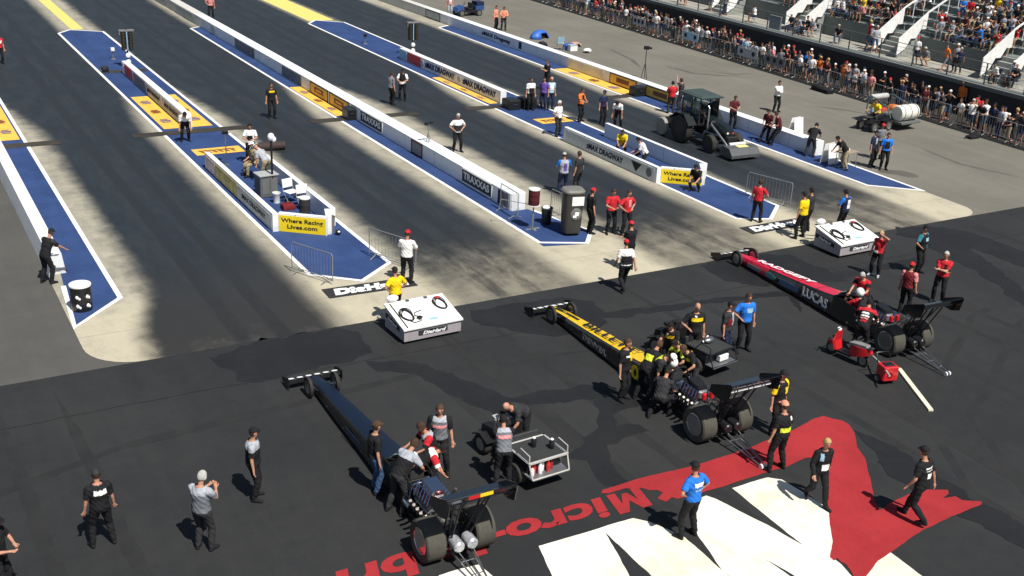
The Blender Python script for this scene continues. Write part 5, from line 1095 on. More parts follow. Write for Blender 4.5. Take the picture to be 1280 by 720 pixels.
o = bag((13.35, 39.3, 0), (.5, .4, .25), cl('darkred'), 'dark red bag on the blue floor of the left enclosure')
r = MB().lathe([(.001, -.62), (.19, -.60), (.2, 0), (.19, .60), (.001, .62)], (0, 0, .2), 'x', 18).build('rolled_mat', mat('dark_brown_roll', (.035, .022, .02), .8), None, True); r.location = (15.45, 47.55, 0); r.rotation_euler = (0, 0, math.radians(-5)); tag(r, 'dark rolled mat lying on the concrete right of the left island', 'rolled mat')
# stand on the middle wall, camera tripod, tents and bags on the apron
def tripod(p, h, label, head, cat='tripod', name='camera_tripod', m=BLACKP):
    o = empty(name, p, random.random(), label, cat); mb = MB()
    for k in range(3): a = 2 * PI * k / 3; mb.tube([(math.cos(a) * h * .12, math.sin(a) * h * .12, 0), (0, 0, h * .55)], .018, 6)
    mb.tube([(0, 0, h * .5), (0, 0, h)], .025, 8); mb.build('tripod_legs', m, o); 
    hm = MB()
    if head == 'camera': hm.box((0, 0, h + .09), (.24, .34, .2), bev=.02).lathe([(.06, 0), (.07, -.18)], (0, -.15, h + .09), 'y', 12).box((-.16, .05, h + .1), (.1, .12, .12), bev=.02)
    else: hm.box((-.1, 0, h), (.18, .14, .12), bev=.02).box((.14, 0, h + .04), (.18, .12, .1), bev=.02)
    hm.build('head_unit', BLACKP, o, True); return o
tripod((42.1, 55.7, 0), 1.85, 'tall camera on a thin tripod standing on the apron behind the right wall', 'camera', 'camera'); tripod((21.6, 44.1, .7), .85, 'small sensor stand fixed on top of the middle wall near the official', 'sensor', 'sensor stand', 'sensor_stand', GREYP)
for (x, y, l) in ((13.2, 70.2, 'small sensor post on the blue paint beyond the left start lights'), (29.95, 71.2, 'small dark sensor post on the blue paint beyond the right start lights')):
    o = MB().tube([(0, 0, 0), (0, 0, .55)], .03, 6).box((0, 0, .02), (.25, .25, .04)).build('sensor_post', GREYP); o.location = (x, y, .01); MB().box((0, -.04, .6), (.22, .2, .2), bev=.03).build('sensor_box', BLACKP if x > 20 else LOGOW, o); tag(o, l, 'sensor')
def box_case(p, d, label, m=BLACKP, rz=0):
    o = MB().box((0, 0, d[2] / 2), d, bev=.03).build('equipment_case', m); o.location = p; o.rotation_euler = (0, 0, rz)
    MB().box((0, 0, d[2] + .01), (d[0] * .9, d[1] * .9, .03), bev=.008).build('case_lid', DKMET, o); MB().tube([(-.1, -d[1] / 2 - .01, d[2] * .6), (-.08, -d[1] / 2 - .05, d[2] * .65), (.08, -d[1] / 2 - .05, d[2] * .65), (.1, -d[1] / 2 - .01, d[2] * .6)], .01, 5).build('handle', STEEL, o); return tag(o, label, 'case', 'black equipment cases')
box_case((30.05, 51.3, .01), (.7, .9, .5), 'black equipment case left of the official by the right divider wall'); box_case((30.95, 51.2, .01), (.8, .9, .55), 'black equipment case right behind the man in white on the right island')
box_case((38.85, 51.9, .02), (.75, .7, .5), 'black equipment case against the right wall just below the amber mat'); box_case((20.95, 51.9, .02), (.45, .8, .55), 'black equipment case against the middle wall below its amber sign panels')
box_case((12.0, 66.6, .02), (.4, .3, .3), 'small black case at the far end of the left divider wall'); box_case((30.6, 66.2, .02), (.6, .4, .3), 'low black case beside the right start lights', rz=.4)
def tent(p, s, label, m, m2):
    o = empty('pop_up_shade', p, .35, label, 'shade'); n = 12; vs = [(0, 0, s[2])]; fs = []
    for i in range(1, 5):
        for j in range(n): q = 2 * PI * j / n; k = i / 4; vs.append((s[0] * math.sin(k * PI / 2) * math.cos(q) * (1 + .1 * math.cos(2 * q)), s[1] * math.sin(k * PI / 2) * math.sin(q), s[2] * math.cos(k * PI / 2)))
    for j in range(n): fs.append((0, 1 + j, 1 + (j + 1) % n))
    for i in range(3):
        for j in range(n):
            if j in (8, 9) and i > 0: continue
            fs.append((1 + i * n + j, 1 + (i + 1) * n + j, 1 + (i + 1) * n + (j + 1) % n, 1 + i * n + (j + 1) % n))
    mb = MB(); mb.add(vs, fs); f = mb.build('fabric', m, o, True); f.modifiers.new('s', 'SOLIDIFY').thickness = .02
    MB().ell((0, -.1, .12), (s[0] * .5, s[1] * .4, .12)).build('contents', m2, o, True); return o
tent((43.3, 70.3, 0), (.85, .6, .62), 'small blue dome shade on the apron behind the right wall', mat('blue_nylon', (.03, .12, .45), .5), BLACKP); tent((43.9, 66.6, 0), (.75, .45, .35), 'low tan cloth cover on the apron behind the light blue folding chair', mat('tan_cloth', (.42, .26, .18), .8), BLACKP)
chair((42.35, 65.9, 0), 2.6, 'light blue folding chair on the apron behind the right wall', cl('lightblue')); bag((43.0, 65.7, 0), (.9, .5, .42), mat('blue_nylon', (.03, .12, .45), .5), 'blue bag lying beside the light blue folding chair'); bag((41.5, 66.9, 0), (.5, .5, .4), BLACKP, 'black bag left of the light blue folding chair')
o = MB().box((0, 0, .2), (.6, .4, .38), bev=.03).build('cooler', WHITE); o.location = (42.9, 65.2, 0); MB().box((0, 0, .41), (.62, .42, .06), bev=.02).build('cooler_lid', cl('lightgrey'), o); tag(o, 'white cooler box in front of the blue bag on the apron', 'cooler')
o = MB().ell((0, 0, .14), (.32, .24, .17), 16, 8).build('helmet', WHITE, None, True); o.location = (43.6, 64.4, 0); MB().ell((-.1, -.12, .10), (.2, .14, .09)).build('visor', BLACKP, o, True); tag(o, 'white helmet lying alone on the apron right of the cooler', 'helmet')
# boards and tables by the near end of the right wall
def board(p, rz, w, h, label, m=WHITE):
    o = empty('folding_board', p, rz, label, 'board', 'white boards by the right wall')
    for sg in (-1, 1): MB().box((0, sg * .17, h / 2), (w, .03, h), rx=sg * .16, bev=.006).build('board_panel', m, o)
    return o
board((40.35, 40.4, 0), .2, .75, 1.25, 'tall white board leaning just behind the right wall'); board((39.1, 36.7, 0), .15, .75, .95, 'white folding board on the blue paint at the near end of the right wall')
def table(p, rz, label, m=mat('table_wood', (.30, .24, .17), .6)):
    o = empty('work_table', p, rz, label, 'table'); MB().box((0, 0, .74), (1.0, .6, .04), bev=.008).build('tabletop', m, o)
    for sx in (-.44, .44):
        for sy in (-.24, .24): MB().tube([(sx, sy, 0), (sx, sy, .73)], .018, 6).build('leg', GALV, o)
    MB().box((-.1, .05, .83), (.35, .25, .12), bev=.02).build('clipboard_rack', LOGOW, o); return o
table((39.35, 35.9, 0), .1, 'small work table at the near tip of the right island beside the bending man')
# steel crowd barriers
def barrier_proto():
    r = empty('steel_barrier', (0, 0, 0), 0, None, 'barrier'); mb = MB(); pts = [(-1.05, 0, .12), (-1.05, 0, .98), (-1.0, 0, 1.06), (1.0, 0, 1.06), (1.05, 0, .98), (1.05, 0, .12)]; mb.tube(pts, .018, 7); mb.tube([(-1.05, 0, .2), (1.05, 0, .2)], .013, 6)
    mb.build('barrier_frame', GALV, r, True); mb = MB()
    for k in range(13): x = -.93 + k * .155; mb.tube([(x, 0, .2), (x, 0, 1.05)], .0055, 5, caps=False)
    mb.build('barrier_bars', GALV, r)
    for sx in (-.75, .75): MB().tube([(sx, -.28, .02), (sx, -.05, .12), (sx, 0, .2), (sx, .05, .12), (sx, .28, .02)], .018, 6).build('barrier_foot', GALV, r, True)
    return r
def put_bar(proto, x, y, rz, label, first=[True], grp='grey steel barriers', sx=1.):
    o = proto if first[0] else copy_tree(proto); first[0] = False; o.location = (x, y, 0); o.rotation_euler = (0, 0, rz); o.scale = (sx, 1, 1); o['label'] = label; o['group'] = grp; return o
BP = barrier_proto()
def between(a, b_): a, b_ = Vector(a), Vector(b_); return (a.x + b_.x) / 2, (a.y + b_.y) / 2, math.atan2(b_.y - a.y, b_.x - a.x), (a - b_).length / 2.1
A = at(415, 355); x, y, rz, L = between((11.35, 32.95, 0), (12.05, 31.55, 0)); put_bar(BP, x, y, rz, 'steel barrier at the left corner of the left island by the black lettered mat', sx=.85)
x, y, rz, L = between((14.2, 33.4, 0), (15.05, 31.5, 0)); put_bar(BP, x, y, rz, 'steel barrier at the right corner of the left island behind the man in white'); x, y, rz, L = between((31.6, 34.2, 0), (32.35, 31.9, 0)); put_bar(BP, x, y, rz, 'steel barrier at the right corner of the right island'); x, y, rz, L = between((22.5, 35.2, 0), (22.6, 33.1, 0)); put_bar(BP, x, y, rz, 'steel barrier end on behind the tall dark cabinet', sx=.8)
x, y, rz, L = between((21.0, 36.3, 0), (20.95, 34.9, 0)); put_bar(BP, x, y, rz, 'short steel barrier at the near end of the middle wall by the TRAXXAS sign', sx=.7)
# ---------------------------------------------------------------- officials, crews and drivers
def P(px, py, face, label, **k): 
    z = k.pop('zz', 0.); return person(at(px, py, z), face, label, **k)
G_OFF = 'officials in white shirts'
# left half of the strip
P(1, 80, 180, 'person in a red and white top standing in the far left lane', pose='stand', shirt='red', trousers='black', hair='hairbrown', patch=(('front', .5, .8, -.3, .3, 'white'),))
P(264, 23, 160, 'person in a pink shirt standing beyond the middle wall near the top of the photo', pose='onehip', shirt='pink', trousers='black', hair='red')
P(340, 148, 178, 'crew member in black with a yellow chest band standing in the second lane', pose='stand', shirt='black', trousers='black', patch=(('front', .72, .86, -.12, .12, 'yellow'),), h=1.8, build=1.05)
P(232, 177, 170, 'official in a white shirt leaning over by the amber mats on the left island', pose='bow', shirt='white', trousers='black', hair='hairblack', group=G_OFF, patch=(('front', .0, .55, -.16, .16, 'black'),))
P(314, 204, 160, 'official in a white shirt holding a black clipboard on the left island', pose='front', shirt='white', trousers='black', hair='hairblack', group=G_OFF, patch=(('front', .2, .62, -.10, .10, 'black'),))
person((13.6, 44.0), 95, 'person in a white cap and khaki clothes seated beside the grey instrument cabinet', 'sit', 'khaki', 'khaki', 'white', 'cap', z=.02)
person((13.7, 42.9), 30, 'person in a white shirt and hat bending behind the mast in the left enclosure', 'bow', 'lightgrey', 'khaki', 'white', 'hat')
P(60, 354, -60, 'crew member in black leaning on a long handled squeegee by the left wall', pose='reach', shirt='black', trousers='black', hair='black', head='cap', patch=(('sleeves', 0, .4, -1, 1, 'charcoal'),), h=1.8)
m = MB().tube([(0, 0, .03), (-.25, .12, 1.15)], .014, 6).build('squeegee', STEEL); m.location = at(72, 340); MB().box((0, 0, .03), (.6, .06, .06)).build('squeegee_blade', BLACKP, m); tag(m, 'long handled squeegee resting on the blue paint by the left wall', 'squeegee')
P(130, 682, 5, 'heavy set man in black and a dark cap, white bar across his back', pose='apart', shirt='black', trousers='black', hair='charcoal', head='cap', build=1.35, h=1.76, patch=(('back', .66, .84, -.11, .11, 'white'),), sleeve=.7)
P(255, 688, -50, 'grey haired man in a grey shirt holding a phone up with both hands', pose='phone', shirt='grey', trousers='charcoal', hair='hairgrey', h=1.82, patch=(('yoke', .75, 1, 0, 0, 'lightgrey'),))
P(318, 624, -110, 'crew member in a white shouldered black shirt alone left of the blue dragster', pose='stand', shirt='black', trousers='black', hair='black', head='cap', h=1.78, patch=(('yoke', .7, 1, 0, 0, 'lightgrey'),))
P(4, 745, -120, 'person in black cut off by the lower left corner of the photo', pose='front', shirt='black', trousers='black', hair='black', head='cap')
# middle lanes
P(489, 131, -80, 'person in a grey shirt in the third lane beside an official', pose='stand', shirt='grey', trousers='black', hair='hairbrown')
P(503, 126, 150, 'official in a black vest over a white shirt in the third lane', pose='front', shirt='white', trousers='black', hair='black', head='cap', group=G_OFF, patch=(('front', .3, 1., -.14, .14, 'black'), ('back', .1, 1., -.14, .14, 'black')))
P(571, 190, 175, 'official in white with hands on hips standing just beyond the middle wall', pose='hips', shirt='white', trousers='black', hair='hairgrey', group=G_OFF, patch=(('front', .1, .62, -.18, .18, 'charcoal'),), h=1.82, build=1.1)
P(683, 113, 100, 'crew member in black with arms folded at the edge of the far right amber mat', pose='cross', shirt='black', trousers='black', hair='brown')
P(662, 138, 178, 'official in a white shirt beside the black equipment cases on the right island', pose='stand', shirt='white', trousers='black', hair='hairbrown', group=G_OFF, patch=(('front', .0, .6, -.12, .12, 'black'),))
P(679, 137, 120, 'person in a purple shirt on the right island by the equipment cases', pose='stand', shirt='purple', trousers='navy', hair='hairblack')
P(687, 137, 175, 'person in a blue sleeved white top standing with the person in purple', pose='stand', shirt='lightblue', trousers='navy', hair='salmon', patch=(('front', .3, .9, -.10, .10, 'white'),))
P(724, 152, -150, 'crew member in orange and black leaning on the right edge of the right island', pose='front', shirt='orange', trousers='black', hair='hairbrown', patch=(('front', .5, .9, -.1, .1, 'black'),))
P(752, 155, 190, 'person in a dark blue shirt and black trousers left of the crouching official', pose='stand', shirt='navy', trousers='black', hair='navy', head='cap')
P(772, 160, 130, 'official in a white shirt bending just outside the right starter enclosure', pose='bow', shirt='white', trousers='black', hair='hairblack', group=G_OFF, patch=(('front', .0, .6, -.14, .14, 'maroon'),))
P(696, 170, 200, 'official in white with a hand on the hip at the right island border', pose='onehip', shirt='white', trousers='charcoal', hair='white', group=G_OFF)
person((30.6, 41.7), 140, 'person in a yellow top seated low in the right starter enclosure', 'squat', 'yellow', 'brown', 'hairbrown', sleeve=.75)
person((30.4, 39.6), 60, 'person in a white shirt kneeling in the right starter enclosure', 'kneel', 'white', 'black', 'hairblack')
person((30.2, 35.55), 120, 'person in black crouching against the yellow face of the right enclosure', 'squat', 'black', 'charcoal', 'hairblack')
P(703, 243, -15, 'crew member in a grey cap and blue and white shirt behind the tall dark cabinet', pose='front', shirt='lightgrey', trousers='navy', hair='hairgrey', head='cap', patch=(('sleeves', 0, 1, 0, 0, 'blue'), ('back', .2, .8, -.06, .06, 'purple')))
P(722, 241, 20, 'person in a charcoal shirt standing right behind the lid of the tall dark cabinet', pose='stand', shirt='charcoal', trousers='charcoal', hair='hairbrown')
P(736, 292, -95, 'crew member in a red cap and black shirt right of the tall cabinet', pose='stand', shirt='black', trousers='black', hair='red', head='cap', patch=(('front', .3, .9, -.06, .06, 'lightgrey'),))
P(762, 292, 172, 'crew member in a plain red shirt with hands together, middle of the trio', pose='front', shirt='red', trousers='black', hair='hairbrown')
P(781, 294, 185, 'crew member in a red and pink shirt at the right of the trio', pose='hips', shirt='red', trousers='black', hair='hairbrown', patch=(('front', .4, .9, -.05, .05, 'pink'),))
P(785, 338, 5, 'crew member in a red cap with arms folded behind the walking official in white', pose='cross', shirt='black', trousers='black', hair='red', head='cap')
P(779, 364, -15, 'official in a white shirt walking off the concrete in front of the middle island', pose='walk2', shirt='white', trousers='black', hair='red', head='cap', group=G_OFF, patch=(('back', .1, .62, -.14, .14, 'black'),), h=1.8)
P(494, 402, 10, 'man in a bright yellow shirt and black cap behind the left charging cart', pose='hips', shirt='yellow', trousers='black', hair='black', head='cap', build=1.2, h=1.74)
P(508, 355, -40, 'man in a white shirt and red cap behind the left charging cart', pose='front', shirt='white', trousers='black', hair='red', head='cap', build=1.15, h=1.84)
# right side
P(838, 142, -20, 'crew member in a red shirt leaning on the right wall behind the tractor', pose='front', shirt='red', trousers='charcoal', hair='black')
P(849, 138, 30, 'person in charcoal with a raised hand behind the tractor', pose='up', shirt='charcoal', trousers='charcoal', hair='hairbrown')
P(914, 161, 170, 'crew member in a dark maroon shirt standing against the right wall beyond the tractor cab', pose='front', shirt='maroon', trousers='black', hair='hairbrown')
person((38.95, 40.9), 110, 'crew member in a dark red shirt perched on the right wall, left of two', 'perch', 'maroon', 'black', 'hairblack'); person((38.95, 40.15), 60, 'crew member in a maroon shirt perched on the right wall, right of two', 'perch', 'maroon', 'black', 'hairbrown')
P(969, 140, 175, 'official in a white shirt with arms folded standing alone on the grey apron', pose='cross', shirt='white', trousers='black', hair='hairblack', group=G_OFF, sleeve=1.5)
person((39.0, 37.9), -60, 'person in black bending beside the near end of the right wall', 'lean', 'black', 'charcoal', 'hairblack'); P(1054, 212, 60, 'person in black bending over the small work table', pose='lean', shirt='black', trousers='khaki', hair='hairblack')
P(1087, 209, -160, 'person in navy with a pale chest print, left of two on the apron', pose='stand', shirt='navy', trousers='black', hair='black', head='cap', patch=(('front', .4, .9, -.08, .08, 'lightgrey'),))
P(1103, 212, 150, 'person in bright blue with a dark chest print on the apron', pose='stand', shirt='blue', trousers='black', hair='hairbrown', patch=(('front', .2, .8, -.09, .09, 'black'),))
P(1096, 199, 170, 'person in a red cap standing behind the pair in blue on the apron', pose='stand', shirt='grey', trousers='charcoal', hair='red', head='cap')
P(944, 278, -60, 'crew member in a red shirt standing at the corner of the right island', pose='onehip', shirt='red', trousers='black', hair='hairbrown', h=1.74)
P(999, 298, 15, 'man in a bright yellow shirt and black cap left of the right charging cart', pose='apart', shirt='yellow', trousers='black', hair='black', head='cap', build=1.3, h=1.84)
P(1008, 290, 20, 'person mostly hidden behind the man in yellow by the right charging cart', pose='stand', shirt='charcoal', trousers='black', hair='hairblack')
P(1051, 292, 10, 'crew member in a blue and white shirt standing behind the right charging cart', pose='front', shirt='navy', trousers='black', hair='hairblack', patch=(('back', .25, .85, -.07, .07, 'white'), ('sleeves', 0, 1, 0, 0, 'blue')))
P(1093, 345, 110, 'woman in a red vest and dark leggings shading her eyes', pose='shade', shirt='red', trousers='black', hair='blond', female=True, sleeve=.2, h=1.68, shoes='lightgrey', patch=(('front', .0, .2, -.03, .16, 'white'),))
P(1145, 342, -165, 'crew member in a black cap and teal sleeved black shirt', pose='onehip', shirt='black', trousers='black', hair='black', head='cap', h=1.82, patch=(('sleeves', 0, 1, 0, 0, 'teal'), ('front', .6, .8, -.08, .08, 'lightblue'), ('front', .1, .35, -.12, .0, 'teal')))
P(1128, 392, -70, 'crew member in a red cap and dark red shirt near the rear wing', pose='stand', shirt='darkred', trousers='black', hair='red', head='cap', patch=(('sleeves', 0, 1, 0, 0, 'pink'), ('front', .2, .7, -.12, .12, 'black')), h=1.76)
P(1171, 378, 120, 'grey haired man in a red shirt with folded arms behind the dragster rear wing', pose='cross', shirt='red', trousers='black', hair='hairgrey', h=1.82, build=1.1, patch=(('front', .3, .8, -.2, -.02, 'black'),))
P(1073, 398, 110, 'grey haired crew member in red leaning into the red topped dragster', pose='reach', shirt='red', trousers='black', hair='hairgrey', patch=(('front', .2, .45, -.1, .1, 'black'), ('sleeves', .2, .6, 0, 0, 'black')), h=1.74)
P(1072, 443, -60, 'crew member with white and pink lettering on his back leaning over the dragster', pose='lean', shirt='black', trousers='black', hair='hairblack', patch=(('yoke', .8, 1, 0, 0, 'red'), ('back', .62, .72, -.09, .09, 'white'), ('back', .48, .56, -.10, .10, 'white'), ('back', .34, .42, -.09, .09, 'pink'), ('back', .18, .27, -.08, .08, 'red')), h=1.8)
P(903, 448, -150, 'crew member in a dark cap and charcoal shirt facing the man in bright blue', pose='stand', shirt='charcoal', trousers='navy', hair='black', head='cap', h=1.8, patch=(('front', .3, .95, -.05, .05, 'lightgrey'), ('front', .3, .7, .05, .15, 'darkred')))
P(926, 438, 168, 'man in a bright blue shirt facing the camera, one hand on his hip', pose='onehip', shirt='blue', trousers='black', hair='hairbrown', h=1.84, patch=(('front', .55, .8, -.12, .05, 'lightblue'),))
P(860, 672, 8, 'man in a bright blue shirt seen from behind on the painted letters', pose='hips', shirt='blue', trousers='black', hair='black', head='cap', h=1.84, patch=(('back', .66, .82, -.11, .11, 'white'), ('back', .50, .58, -.09, .11, 'lightblue')))
# yellow and black crew
YK = (('front', .66, .82, -.14, .14, 'yellow'), ('front', .85, .93, .03, .08, 'white'))
P(776, 500, -150, 'crew member in black with a yellow collar beside the yellow topped dragster', pose='stand', shirt='black', trousers='black', hair='brown', patch=(('front', .5, .9, -.05, .05, 'yellow'), ('front', .7, .8, .05, .14, 'white')), h=1.8)
P(812, 500, 200, 'crew member in a white cap and lime backed shirt bowing over the dragster', pose='bow', shirt='charcoal', trousers='charcoal', hair='white', head='cap', patch=(('back', .55, .95, -.12, .12, 'lime'),), h=1.82)
P(834, 467, 130, 'crew member in black with a slanted yellow stripe leaning over the yellow topped dragster cockpit', pose='reach', shirt='black', trousers='black', hair='hairblack', patch=YK)
P(863, 452, 165, 'bald headed crew member in black with a broad yellow chest stripe between cart and dragster', pose='onehip', shirt='black', trousers='black', head='none', patch=YK, h=1.84)
P(862, 492, 100, 'crew member in black with yellow marks leaning over the engine of the yellow topped dragster', pose='lean', shirt='black', trousers='charcoal', hair='brown', patch=(('front', .6, .85, -.14, .14, 'lime'), ('back', .75, .9, -.1, .1, 'yellow')))
P(966, 542, 190, 'crew member in black and yellow standing behind the right endplate of the rear wing', pose='stand', shirt='black', trousers='black', hair='black', head='cap', patch=(('back', .4, .85, .0, .16, 'lime'), ('front', .5, .8, -.16, .0, 'yellow'), ('sleeves', 0, 1, 0, 0, 'yellow')), h=1.8)
P(970, 588, 5, 'crew member with a yellow bar on his back standing on red paint', pose='apart', shirt='black', trousers='black', hair='salmon', head='cap', patch=(('back', .28, .50, -.14, .14, 'lime'), ('back', .8, .92, .04, .10, 'white')), h=1.84)
P(1018, 628, 165, 'blond person in black carrying a white item across the painted letters', pose='walk', shirt='black', trousers='black', hair='blond', female=True, h=1.74, sleeve=1.5, patch=(('front', .1, .42, -.12, .06, 'white'), ('front', .6, .9, .05, .12, 'lightblue')))
P(1143, 652, 10, 'walking crew member in a black cap and white printed black shirt', pose='walk2', shirt='black', trousers='black', hair='black', head='cap', h=1.9, patch=(('back', .74, .80, -.10, .10, 'white'), ('back', .64, .69, -.09, .09, 'white'), ('back', .34, .56, -.06, .05, 'white')))
person((16.62, 20.75), -75, 'crew member in black with a lime back panel bent over the dragster flank', 'lean', 'black', 'black', 'brown', patch=(('back', .4, .7, -.10, .10, 'lime'),), h=1.8)
person((16.45, 19.85), -60, 'crew member in plain charcoal kneeling at the near engine side of the yellow topped dragster', 'kneel', 'charcoal', 'black', 'black', 'cap', h=1.78)
# blue dragster crew
P(468, 616, -95, 'crew member in a black shirt and blue jeans beside the blue dragster', pose='stand', shirt='black', trousers='denim', hair='brown', head='cap', h=1.8, build=1.1, patch=(('front', .5, .7, -.14, -.06, 'white'),))
P(497, 640, -70, 'crew member in a grey shouldered black shirt leaning over the blue dragster with forearms crossed', pose='lean', shirt='black', trousers='charcoal', hair='hairbrown', h=1.82, patch=(('yoke', .7, 1, 0, 0, 'lightgrey'),))
P(517, 622, -110, 'crew member bent deep over the blue dragster cockpit with a red marked sleeve', pose='deep', shirt='black', trousers='black', hair='hairblack', h=1.76, patch=(('sleeves', 0, .5, 0, 0, 'red'), ('yoke', .8, 1, 0, 0, 'white')))
P(548, 592, 150, 'crew member in a pink banded grey shirt facing the camera beyond the dragster', pose='apart', shirt='grey', trousers='black', hair='brown', h=1.82, build=1.08, patch=(('front', .58, .72, -.13, .13, 'pink'), ('sleeves', 0, 1, 0, 0, 'black'), ('yoke', .82, 1, 0, 0, 'lightgrey')))
P(628, 608, -20, 'crew member in a pink banded grey shirt seen from behind at the tow cart', pose='reach', shirt='grey', trousers='black', hair='hairblack', h=1.74, build=1.1, patch=(('back', .60, .74, -.13, .13, 'pink'), ('sleeves', 0, 1, 0, 0, 'black'), ('yoke', .84, 1, 0, 0, 'lightgrey')))
person((12.55, 20.15), 110, 'bald crew member bending over the front of the tow cart', 'deep', 'charcoal', 'black', 'brown', 'none', h=1.8)
person((9.78, 19.35), 80, 'crew member in a red sleeved black shirt reaching in from beyond the blue dragster cockpit', 'reach', 'black', 'black', 'hairbrown', patch=(('sleeves', 0, .5, 0, 0, 'red'), ('yoke', .85, 1, 0, 0, 'lightgrey')), h=1.76)
person((18.0, 20.75), 85, 'crew member in black with lime shoulders on the far side of the yellow topped dragster', 'lean', 'black', 'black', 'hairblack', patch=(('yoke', .8, 1, 0, 0, 'lime'),), h=1.78)
# far apron
P(562, 20, 170, 'person in a pale pink shirt standing left of the parked blue buggy', pose='stand', shirt='pink', trousers='lightgrey', hair='hairbrown', patch=(('front', .3, .9, -.1, .1, 'white'),)); P(619, 37, -150, 'left one of two people in orange behind the right wall', pose='stand', shirt='salmon', trousers='black', hair='hairbrown', sleeve=1.5); P(629, 38, 160, 'right one of two people in orange behind the right wall', pose='front', shirt='salmon', trousers='charcoal', hair='brown', sleeve=1.5)
person(((53.25 + 1.2), 41.9), 95, 'person in an orange shirt standing tall above the crowd behind the quad bike', 'stand', 'orange', 'black', 'orange', 'cap', lod=1, z=.02, h=1.9)

# ---------------------------------------------------------------- spectator fence, terrace and grandstand
def fx(y): return 50.95 + .041 * (y - 34)
def fdir(): d = Vector((.041, 1, 0)); return d.normalized()
FA = math.atan2(1, .041)
kb = MB().loft([[(fx(y) - .22, y, 0), (fx(y) + .1, y, 0), (fx(y) + .1, y, .14), (fx(y) - .16, y, .14)] for y in (14, 120)]).build('crowd_kerb', mat('black_kerb', (.03, .031, .03), .7)); kb['kind'] = 'structure'
sheet('spectator_walkway', [(fx(14), 14), (fx(14) + 3.4, 14), (fx(130) + 3.4, 130), (fx(130), 130)], .016, asphalt('walkway_asphalt', (.028, .028, .028), (.04, .04, .04)))
first = [False]; y = 30.2; k = 0; nb = 0
side_names = ['plain', 'plain', 'plain']
while y < 94:
    x = fx(y); o = copy_tree(BP); o.location = (x, y, .14); o.rotation_euler = (0, 0, FA); o.scale = (1, 1, 1); nb += 1
    o['group'] = 'steel barriers in front of the crowd'; o['label'] = 'grey steel crowd barrier in the long row along the spectator walkway, nearer half' if y < 56 else 'grey steel crowd barrier in the long row along the spectator walkway, farther half'
    o['label'] = ('bare steel crowd barrier ' + ('right of the white tank trailer' if y < 40 else 'between the tank trailer and the banner boards' if y < 53 else 'among or left of the banner boards'))
    if proj((x, y, .5))[0] < -40: break
    y += 2.16; k += 1
for yy, w, m, l in ((70.6, 1.7, 'lightgrey', 'pale grey banner board hung on the crowd barrier, leftmost of the signs'), (63.9, 1.9, 'lightblue', 'pale blue grey banner board with two dark marks on the crowd barrier'), (57.4, 2.1, 'lightgrey', 'grey banner board with two round dark emblems on the crowd barrier'), (54.6, 2.1, 'grey', 'grey banner board with three round dark emblems on the crowd barrier')):
    o = MB().box((0, 0, 0), (w, .03, .58), bev=.004).build('banner_board', cl(m)); o.location = (fx(yy) - .06, yy, .84); o.rotation_euler = (0, 0, FA); tag(o, l, 'banner', 'banner boards on the crowd barrier')
    mb = MB()
    for q in np.linspace(-w * .3, w * .3, 2 if 'two' in l else 3): mb.lathe([(.16, 0), (.16, .012)], (q, .016, .02), 'y', 14)
    mb.build('banner_print', cl('charcoal'), o)
# terrace retaining wall
D = fdir(); N_ = Vector((D.y, -D.x, 0))
def fr(off, y, z): return (fx(y) + off, y, z)
TH = 1.72
tw = MB().loft([[fr(3.3, y, 0), fr(3.7, y, 0), fr(3.7, y, TH), fr(3.3, y, TH)] for y in (14, 130)]).build('retaining_wall', mat('dark_wall_paint', (.022, .025, .028), .6, var=.15, scale=.5)); tag(tw, 'long dark painted retaining wall behind the standing crowd', 'wall')
MB().loft([[fr(3.05, y, TH + .002), fr(3.75, y, TH + .002), fr(3.75, y, TH + .26), fr(3.05, y, TH + .22)] for y in (14, 130)]).build('coping', mat('coping_grey', (.13, .145, .14), .7), tw)
tf = MB().loft([[fr(3.76, y, 1.2), fr(7.1, y, 1.2), fr(7.1, y, 1.78), fr(3.76, y, 1.78)] for y in (14, 130)]).build('terrace_walk', mat('terrace_concrete', (.30, .29, .25), .8, var=.2, scale=.8)); tf['kind'] = 'structure'
gs = empty('grandstand', (fx(50) + 7.1, 50, 0), 0, 'long aluminium grandstand with rising bench rows above the terrace', 'grandstand')
def gl(off, y, z): p = fr(off, y, z); return (p[0] - gs.location.x, p[1] - 50, p[2])
F0 = 3.05; RISE = .40; DEP = .80; NR = 16
MB().loft([[gl(7.1, y, 1.2), gl(7.35, y, 1.2), gl(7.35, y, F0), gl(7.1, y, F0)] for y in (14, 130)]).build('front_wall', mat('stand_wall_grey', (.11, .13, .125), .7, var=.15, scale=.6), gs)
mb = MB()
for i in range(NR): mb.loft([[gl(7.36 + i * DEP, y, F0 - .6 + i * RISE), gl(7.36 + (i + 1) * DEP - .002, y, F0 - .6 + i * RISE), gl(7.36 + (i + 1) * DEP - .002, y, F0 + i * RISE), gl(7.36 + i * DEP, y, F0 + i * RISE)] for y in (14, 130)])
mb.build('seating_deck', mat('deck_grey', (.15, .175, .168), .75, var=.25, scale=1.2), gs)
AIS = [(at_, 1.0) for at_ in (33.0, 41.6, 50.2, 58.9, 67.6, 76.3, 85.0)]
